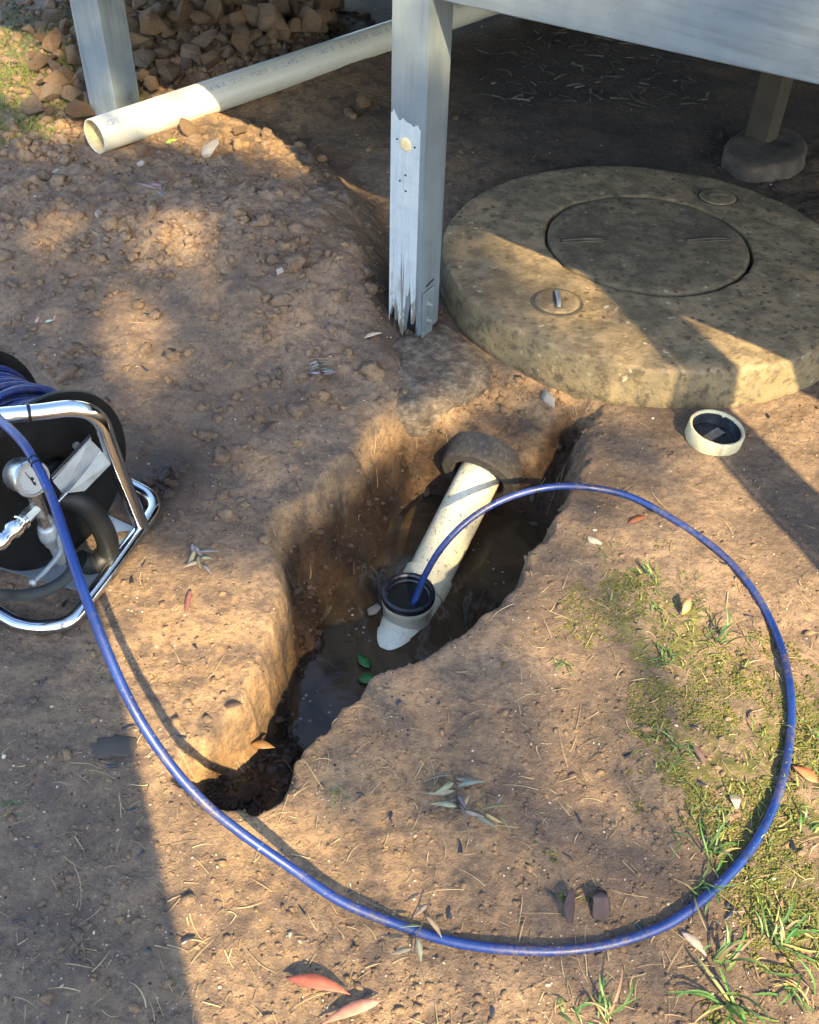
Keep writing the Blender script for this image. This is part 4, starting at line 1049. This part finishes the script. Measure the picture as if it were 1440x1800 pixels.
# pale grit
x, y = in_view(1700); keep = free(x, y); x, y = x[keep], y[keep]
o = scatter('pale_grit', I1, x, y, np.clip(RS.lognormal(-6.55, .42, len(x)), .0008, .0048), cols(len(x), (.26, .20, .14), (.46, .39, .30)), MAT['clod'], .5); tag(o, 'tiny pale bits of grit on the soil', 'grit')
def ribbons(name, x, y, L, wd, col, mat, seg=4, lift=.002, arch=.12, bend=.35, z0=None, up=None, label=None, cat=None):
    """thin bent blades or straws; up: rise of the free end"""
    n = len(x); a = RS.uniform(0, 2 * math.pi, n); t = np.linspace(0, 1, seg + 1); b = RS.normal(0, bend, n)
    ang = a[:, None] + b[:, None] * t[None]; dx = np.cos(ang) * (L / seg)[:, None]; dy = np.sin(ang) * (L / seg)[:, None]
    px_ = x[:, None] + np.cumsum(dx, 1) - dx; py_ = y[:, None] + np.cumsum(dy, 1) - dy
    if up is None:
        gz = grid_at(ZZ, px_, py_); pz = gz + lift + (arch * L * RS.uniform(0, 1, n))[:, None] * np.sin(t * math.pi)[None] * .5
    else:
        gz = grid_at(ZZ, x, y); hgt = up * L
        px_ = x[:, None] + (px_ - x[:, None]) * .75; py_ = y[:, None] + (py_ - y[:, None]) * .75
        pz = gz[:, None] + hgt[:, None] * (np.sin(t * 1.9) / math.sin(1.6))[None]
    wv = wd[:, None] * (1 - .75 * t ** 2)[None]; nx_, ny_ = -np.sin(ang), np.cos(ang)
    A = np.stack([px_ + nx_ * wv, py_ + ny_ * wv, pz], -1); B = np.stack([px_ - nx_ * wv, py_ - ny_ * wv, pz], -1); Cc = np.stack([px_, py_, pz + wv * .9], -1)
    V = np.stack([A, Cc, B], 2).reshape(-1, 3); k = (seg + 1) * 3; f = []
    for i in range(seg):
        q = i * 3; f += [(q, q + 3, q + 4, q + 1), (q + 1, q + 4, q + 5, q + 2)]
    f = np.array(f); Fq = (f[None] + (np.arange(n) * k)[:, None, None]).reshape(-1, 4)
    me = np_mesh(name, V, Fq, mat, np.repeat(col, k, 0), True); return tag(link(name, me), label, cat, None, 'stuff')
# straw and rootlets
x, y = in_view(420); x2, y2 = in_view(380, 0, (950, 1000), (1440, 1800)); x3, y3 = in_view(170, 0, (0, 1300), (760, 1800)); x = np.concatenate([x, x2, x3]); y = np.concatenate([y, y2, y3])
keep = free(x, y) & ((grid_at(MOUND, x, y) < .5) | (RS.uniform(0, 1, len(x)) < .35)); x, y = x[keep], y[keep]
ribbons('dry_straw', x, y, np.clip(RS.lognormal(-3.6, .5, len(x)), .010, .08), RS.uniform(.0004, .0010, len(x)), cols(len(x), (.16, .11, .06), (.40, .31, .17), .2), MAT['tint'], 5, .0025, .10, .5, label='thin dry straws and rootlets strewn over the soil', cat='straw')
x, y = in_view(150); keep = free(x, y); x, y = x[keep], y[keep]
ribbons('bark_flakes', x, y, RS.uniform(.006, .026, len(x)), RS.uniform(.0015, .0045, len(x)), cols(len(x), (.02, .016, .015), (.05, .04, .035)), simple('wet_flakes', (.012, .013, .018), .3, 0, .6), 3, .002, .3, .4, label='dark wet flakes of bark on the soil', cat='bark')
# torn roots on the trench wall
x, y = in_view(380, 0, (380, 640), (1060, 1400)); td = grid_at(TD, x, y); keep = (td > -.02) & (td < .10); x, y = x[keep], y[keep]
ribbons('torn_roots', x, y, RS.uniform(.012, .05, len(x)), RS.uniform(.0004, .0009, len(x)), cols(len(x), (.16, .10, .055), (.36, .26, .15)), MAT['tint'], 5, .004, .35, .8, label='torn fine roots hanging from the trench sides', cat='roots')
# bark chips under the deck
x, y = in_view(240, 0, (890, 25), (1190, 130)); keep = free(x, y); x, y = x[keep], y[keep]
ribbons('bark_chips', x, y, RS.uniform(.02, .09, len(x)), RS.uniform(.001, .006, len(x)), cols(len(x), (.05, .042, .033), (.19, .175, .145), .3), MAT['tint'], 3, .004, .12, .15, label='pale bark chips and leaf litter under the deck', cat='bark litter')
# moss tufts
x, y = in_view(90000, 0, (940, 830), (1440, 1800)); x2, y2 = in_view(9000, 0, (0, 20), (170, 250)); x = np.concatenate([x, x2]); y = np.concatenate([y, y2])
mm = grid_at(moss, x, y) * .65 + .95 * fbm(x, y, 11, 4, 601) + .35 * fbm(x, y, 50, 2, 605)
keep = (mm > .78) & free(x, y) & (RS.uniform(0, 1, len(x)) < .75); x, y = x[keep], y[keep]
o = scatter('moss', I1, x, y, np.clip(RS.lognormal(-6.5, .4, len(x)), .0008, .0035), cols(len(x), (.040, .055, .012), (.135, .130, .030), .25), MAT['clod'], .45, .6); tag(o, 'yellow green moss creeping over the soil at right', 'moss')
# grass: fine blades in the mossy ground and at the upper left
x, y = in_view(7000, 0, (1000, 950), (1440, 1800)); x2, y2 = in_view(11000, 0, (0, 0), (190, 250)); left = np.concatenate([np.zeros(len(x)), np.ones(len(x2))]); x = np.concatenate([x, x2]); y = np.concatenate([y, y2])
mm = grid_at(moss, x, y) + .8 * fbm(x, y, 7, 3, 701); keep = (mm > np.where(left > 0, .35, 1.0)) & free(x, y) & (RS.uniform(0, 1, len(x)) < np.where(left > 0, .9, .5)); x, y = x[keep], y[keep]; left = left[keep]
ribbons('fine_grass', x, y, RS.uniform(.010, .032, len(x)) * (1 + .9 * left), RS.uniform(.0008, .0018, len(x)), cols(len(x), (.05, .085, .016), (.17, .19, .045), .2), MAT['tint'], 3, .002, .2, .6, up=np.where(RS.uniform(0, 1, len(x)) < .5, .25, .7) * RS.uniform(.3, 1, len(x)), label='fine green grass in the mossy soil', cat='grass')

# ================================================================== weeds: each clump on its own
def weed(u, v, n, L, wd, col, label, spread=.6, seed=0):
    n = int(n * 1.4); g = random.Random(seed + int(u)); p = hit(u, v); V = []; Fq = []; Cc = []
    for _ in range(n):
        a = g.gauss(seed + u, 1.1); l = L * g.uniform(.3, 1.35); hh = g.uniform(.05, .8); b = g.uniform(-1.1, 1.1); w_ = wd * g.uniform(.7, 1.2); seg = 6; base = len(V)
        x_, y_ = g.gauss(0, .011), g.gauss(0, .011); z_ = 0; c = [min(1, q * g.uniform(.75, 1.25)) for q in (col if g.random() > .25 else (.24, .19, .08))]; pit = math.radians(80) * hh + .25
        for i in range(seg + 1):
            t = i / seg; ww = .42 * w_ * (.6 + .9 * t) * (1 - t ** 2.2) + .0002; aa = a + b * t
            V += [(x_ - math.sin(aa) * ww, y_ + math.cos(aa) * ww, z_ + ww * .3), (x_, y_, z_), (x_ + math.sin(aa) * ww, y_ - math.cos(aa) * ww, z_ + ww * .3)]
            Cc += [[q * (.8 + .4 * t) for q in c]] * 3
            pp = pit - 1.7 * t * (1 - hh * .4)
            x_ += math.cos(aa) * l / seg * math.cos(pp); y_ += math.sin(aa) * l / seg * math.cos(pp); z_ = max(.001, z_ + l / seg * math.sin(pp))
        for i in range(seg):
            q = base + i * 3; Fq += [(q, q + 3, q + 4, q + 1), (q + 1, q + 4, q + 5, q + 2)]
    me = np_mesh('weed', np.array(V), np.array(Fq), MAT['leaf'], np.array(Cc), True)
    return tag(link('weed', me, loc=p), label, 'weed')
G1, G2, G3 = (.045, .115, .022), (.08, .155, .033), (.14, .17, .045)
weed(1128, 1008, 9, .035, .0045, G2, 'small bright green weed inside the upper right of the hose loop')
weed(1150, 1070, 6, .025, .004, G2, 'tiny green weed just below the upper bright weed')
weed(1270, 1130, 9, .075, .0042, G1, 'tall bladed green weed beside the orange curled leaf')
weed(1170, 1165, 14, .028, .0045, G1, 'low green rosette weed in the middle of the moss')
weed(990, 1165, 6, .045, .0028, G1, 'thin grass tuft on bare soil above the trench rim')
weed(1180, 1310, 8, .05, .004, G2, 'green weed left of the dull brown leaf inside the loop')
weed(1330, 1175, 4, .022, .0035, G2, 'small green weed near the hose at right')
weed(600, 1390, 7, .04, .0022, G3, 'small grass tuft beside the narrow end of the trench')
weed(1250, 1505, 10, .06, .0045, G1, 'green weed against the inside of the hose at lower right')
weed(1230, 1560, 9, .06, .004, G2, 'leaning green weed by the hose above the bottom curve')
weed(1370, 1650, 16, .075, .005, G1, 'big green weed outside the hose at the lower right')
weed(1270, 1690, 12, .06, .005, G2, 'green weed below the hose right of centre')
weed(1280, 1770, 16, .085, .006, G2, 'broad bladed weed at the bottom right')
weed(1405, 1740, 12, .06, .0045, G1, 'leafy weed in the bottom right corner')
weed(1070, 1790, 9, .06, .0045, G2, 'grass tuft cut by the bottom edge right of centre')
weed(1000, 1780, 7, .045, .004, G2, 'small grass tuft by the bottom edge')
weed(1430, 1290, 10, .03, .004, G1, 'low green weed at the right edge outside the hose')
weed(1420, 1450, 10, .03, .004, G1, 'low green weed at the right edge beside the rusty leaf')
weed(18, 1420, 9, .03, .003, (.05, .10, .025), 'dark mossy tuft at the left edge in shade')
weed(1180, 1460, 7, .04, .003, G1, 'thin weed on the bare soil right of the dry sprigs')
weed(30, 20, 18, .07, .007, (.05, .11, .03), 'leafy dark green weed in the upper left corner')
weed(90, 45, 14, .06, .007, (.05, .12, .03), 'leafy green weed between the corner and the rubble')
weed(25, 120, 16, .05, .005, (.10, .19, .03), 'sunlit grass tuft at the upper left edge')
weed(120, 180, 14, .05, .006, (.08, .16, .03), 'grass tuft beside the rubble left of the post')
weed(70, 200, 12, .04, .005, (.09, .17, .03), 'short grass tuft above the end of the loose pipe')
weed(405, 1385, 5, .015, .002, G1, 'tiny seedling in the narrow end of the trench')

# ================================================================== unseen trees added behind the photographer to cast the shade
SH = Vector((SUN.x, SUN.y, 0)).normalized()
def toward_sun(p, t): return Vector((p[0], p[1], p[2] if len(p) > 2 else 0)) + SUN * t
E0 = at(305, 1600); side = Vector((-SH.y, SH.x, 0))
if side.x > 0: side = -side
tr_r = .27; TC = E0 + SH * 1.45 + side * tr_r
gum = empty('shade_gum_tree', (TC.x, TC.y, H(TC.x, TC.y)), 'unseen gum tree added behind the photographer to cast shade into view', 'tree')
def tb(m, name, mat, root): 
    o = m.build(name, mat, root, 60); o.matrix_parent_inverse = Matrix.Translation(-root.location); return o
m = MB(); g0 = H(TC.x, TC.y) - .1
lean = [(0, 0, g0), (0, 0, .4), (0, 0, 1.2), (.0, 0, 2.2), (.01, -.02, 3.2), (.06, -.1, 4.4), (.15, -.35, 5.8), (.3, -.7, 8.0)]
m.tube([(TC.x + a, TC.y + b, c) for a, b, c in lean], [.31, .275, .27, .265, .25, .22, .18, .12], 24); tb(m, 'shadow_trunk', MAT['bark'], gum)  # added to cast the shadow of the person at the camera
# leaf sprays of the crown: placed along sun rays to shape the dapple
shade = [(330, 480, 430, 260, 1.25), (560, 640, 200, 130, 1.0), (120, 620, 240, 200, 1.25), (420, 850, 240, 120, 1.15), (690, 640, 140, 90, .8), (800, 1330, 200, 200, .72), (900, 1500, 160, 150, .45), (720, 1230, 120, 100, .5), (1080, 820, 120, 80, .35), (640, 960, 160, 120, .55), (900, 1000, 120, 130, .3), (740, 480, 60, 120, .8), (760, 800, 110, 60, .3), (1200, 930, 280, 170, .42), (1260, 1500, 260, 380, .36), (850, 1700, 330, 130, .36), (960, 760, 120, 80, .8), (960, 600, 220, 90, .45), (700, 1020, 200, 170, .75), (560, 1150, 60, 120, .4)]
lit = [(290, 440, 55, 45), (245, 600, 55, 80), (90, 430, 35, 28), (720, 775, 50, 25), (810, 725, 40, 22), (340, 1120, 150, 90), (300, 165, 270, 110), (590, 330, 120, 120), (480, 225, 90, 70)]
LV = []; LF = []
g = np.random.RandomState(77); n = 16000
ui = g.uniform(-150, 1250, n * 3); vi = g.uniform(200, 1750, n * 3)
den = np.zeros(len(ui))
for (cx, cy, rx, ry, a) in shade: den = np.maximum(den, a * np.clip(1.35 - np.hypot((ui - cx) / rx, (vi - cy) / ry), 0, .6) / .6)
for (cx, cy, rx, ry) in lit: den *= 1 - .95 * np.clip(1.5 - np.hypot((ui - cx) / rx, (vi - cy) / ry), 0, .5) / .5
# weight by ground area so that the spray is even on the ground
q = np.array([(at(u, v) - Vector((0, 0, CAMH))).length ** 3 for u, v in zip(ui[::60], vi[::60])])
kk = 0
wv_ = np.interp(vi, [200, 400, 600, 800, 1000, 1300, 1750], [10, 4.6, 2.4, 1.5, 1.0, .62, .4])
pr = den * wv_ * .105
sel = g.uniform(0, 1, len(ui)) < pr
cnt = (1 + np.floor(np.clip(pr - 1, 0, 3))).astype(int)
VV = []
for u, v, c in zip(ui[sel], vi[sel], cnt[sel]):
    for _ in range(c):
        b = at(u + g.normal(0, 14), v + g.normal(0, 9), .05); VV.append(toward_sun(b, g.uniform(8.5, 12.0)))
lpx = deck.matrix_world @ Vector((0, 0, 0))
for (pt, z0, z1, nn, rad) in ((at(206, 200, .13), .15, 1.0, 420, .13), (Q, .0, .72, 800, .12)):
    for _ in range(nn):
        b = Vector((pt.x + g.normal(0, rad), pt.y + g.normal(0, rad * .5), g.uniform(z0, z1))); VV.append(toward_sun(b, g.uniform(8.5, 12.0)))
VV = np.array(VV)
print('crown leaves', len(VV))
nl_ = len(VV); dirs = g.normal(size=(nl_, 3)); dirs[:, 2] -= .9; dirs /= np.linalg.norm(dirs, axis=1)[:, None]
sd2 = np.cross(dirs, g.normal(size=(nl_, 3))); sd2 /= np.linalg.norm(sd2, axis=1)[:, None]
Lf = g.uniform(.10, .17, (nl_, 1)); Wf = g.uniform(.014, .024, (nl_, 1))
A = VV - dirs * Lf * .5; B = VV + sd2 * Wf; Cx = VV + dirs * Lf * .5; Dx = VV - sd2 * Wf
V4 = np.stack([A, B, Cx, Dx], 1).reshape(-1, 3); F4 = np.arange(nl_ * 4).reshape(-1, 4)
me = np_mesh('crown', V4, F4, MAT['crown']); o = link('crown', me, None, gum); o.matrix_parent_inverse = Matrix.Translation(-gum.location)
cc = VV.mean(0)
for k in range(7):
    tip = VV[g.randint(nl_)]; st_ = Vector((TC.x + .05, TC.y - .1, 3.6 + .4 * k)); tip = Vector(tip)
    m = MB(); m.tube([st_, st_.lerp(tip, .4) + Vector((0, 0, .3)), st_.lerp(tip, .8) + Vector((0, 0, .15)), tip], [.05, .03, .018, .008], 8); tb(m, 'shade_limb', MAT['bark'], gum)
# unseen sapling added at right so two stems stripe the lid and soil
b1 = at(1440, 922); S1_ = b1 + SH * 1.15; sap = empty('shadow_sapling', (S1_.x, S1_.y, 0), 'unseen two stemmed sapling added right of the photographer to cast shadow stripes', 'tree')
m = MB(); m.tube([(S1_.x, S1_.y, -.08), (S1_.x, S1_.y, 1.5), (S1_.x, S1_.y, 3.0), (S1_.x + .05, S1_.y, 5.0), (S1_.x + .2, S1_.y - .1, 7.0)], [.068, .066, .062, .05, .02], 16); tb(m, 'stem', MAT['bark'], sap)
b2 = at(1391, 938); S2_ = b2 + SH * 1.3
m = MB(); m.tube([(S2_.x, S2_.y, -.08), (S2_.x, S2_.y, .9), (S2_.x, S2_.y, 1.5), (S2_.x + .02, S2_.y - .02, 1.9)], [.011, .0105, .009, .004], 10); tb(m, 'shadow_shoot', MAT['bark'], sap)
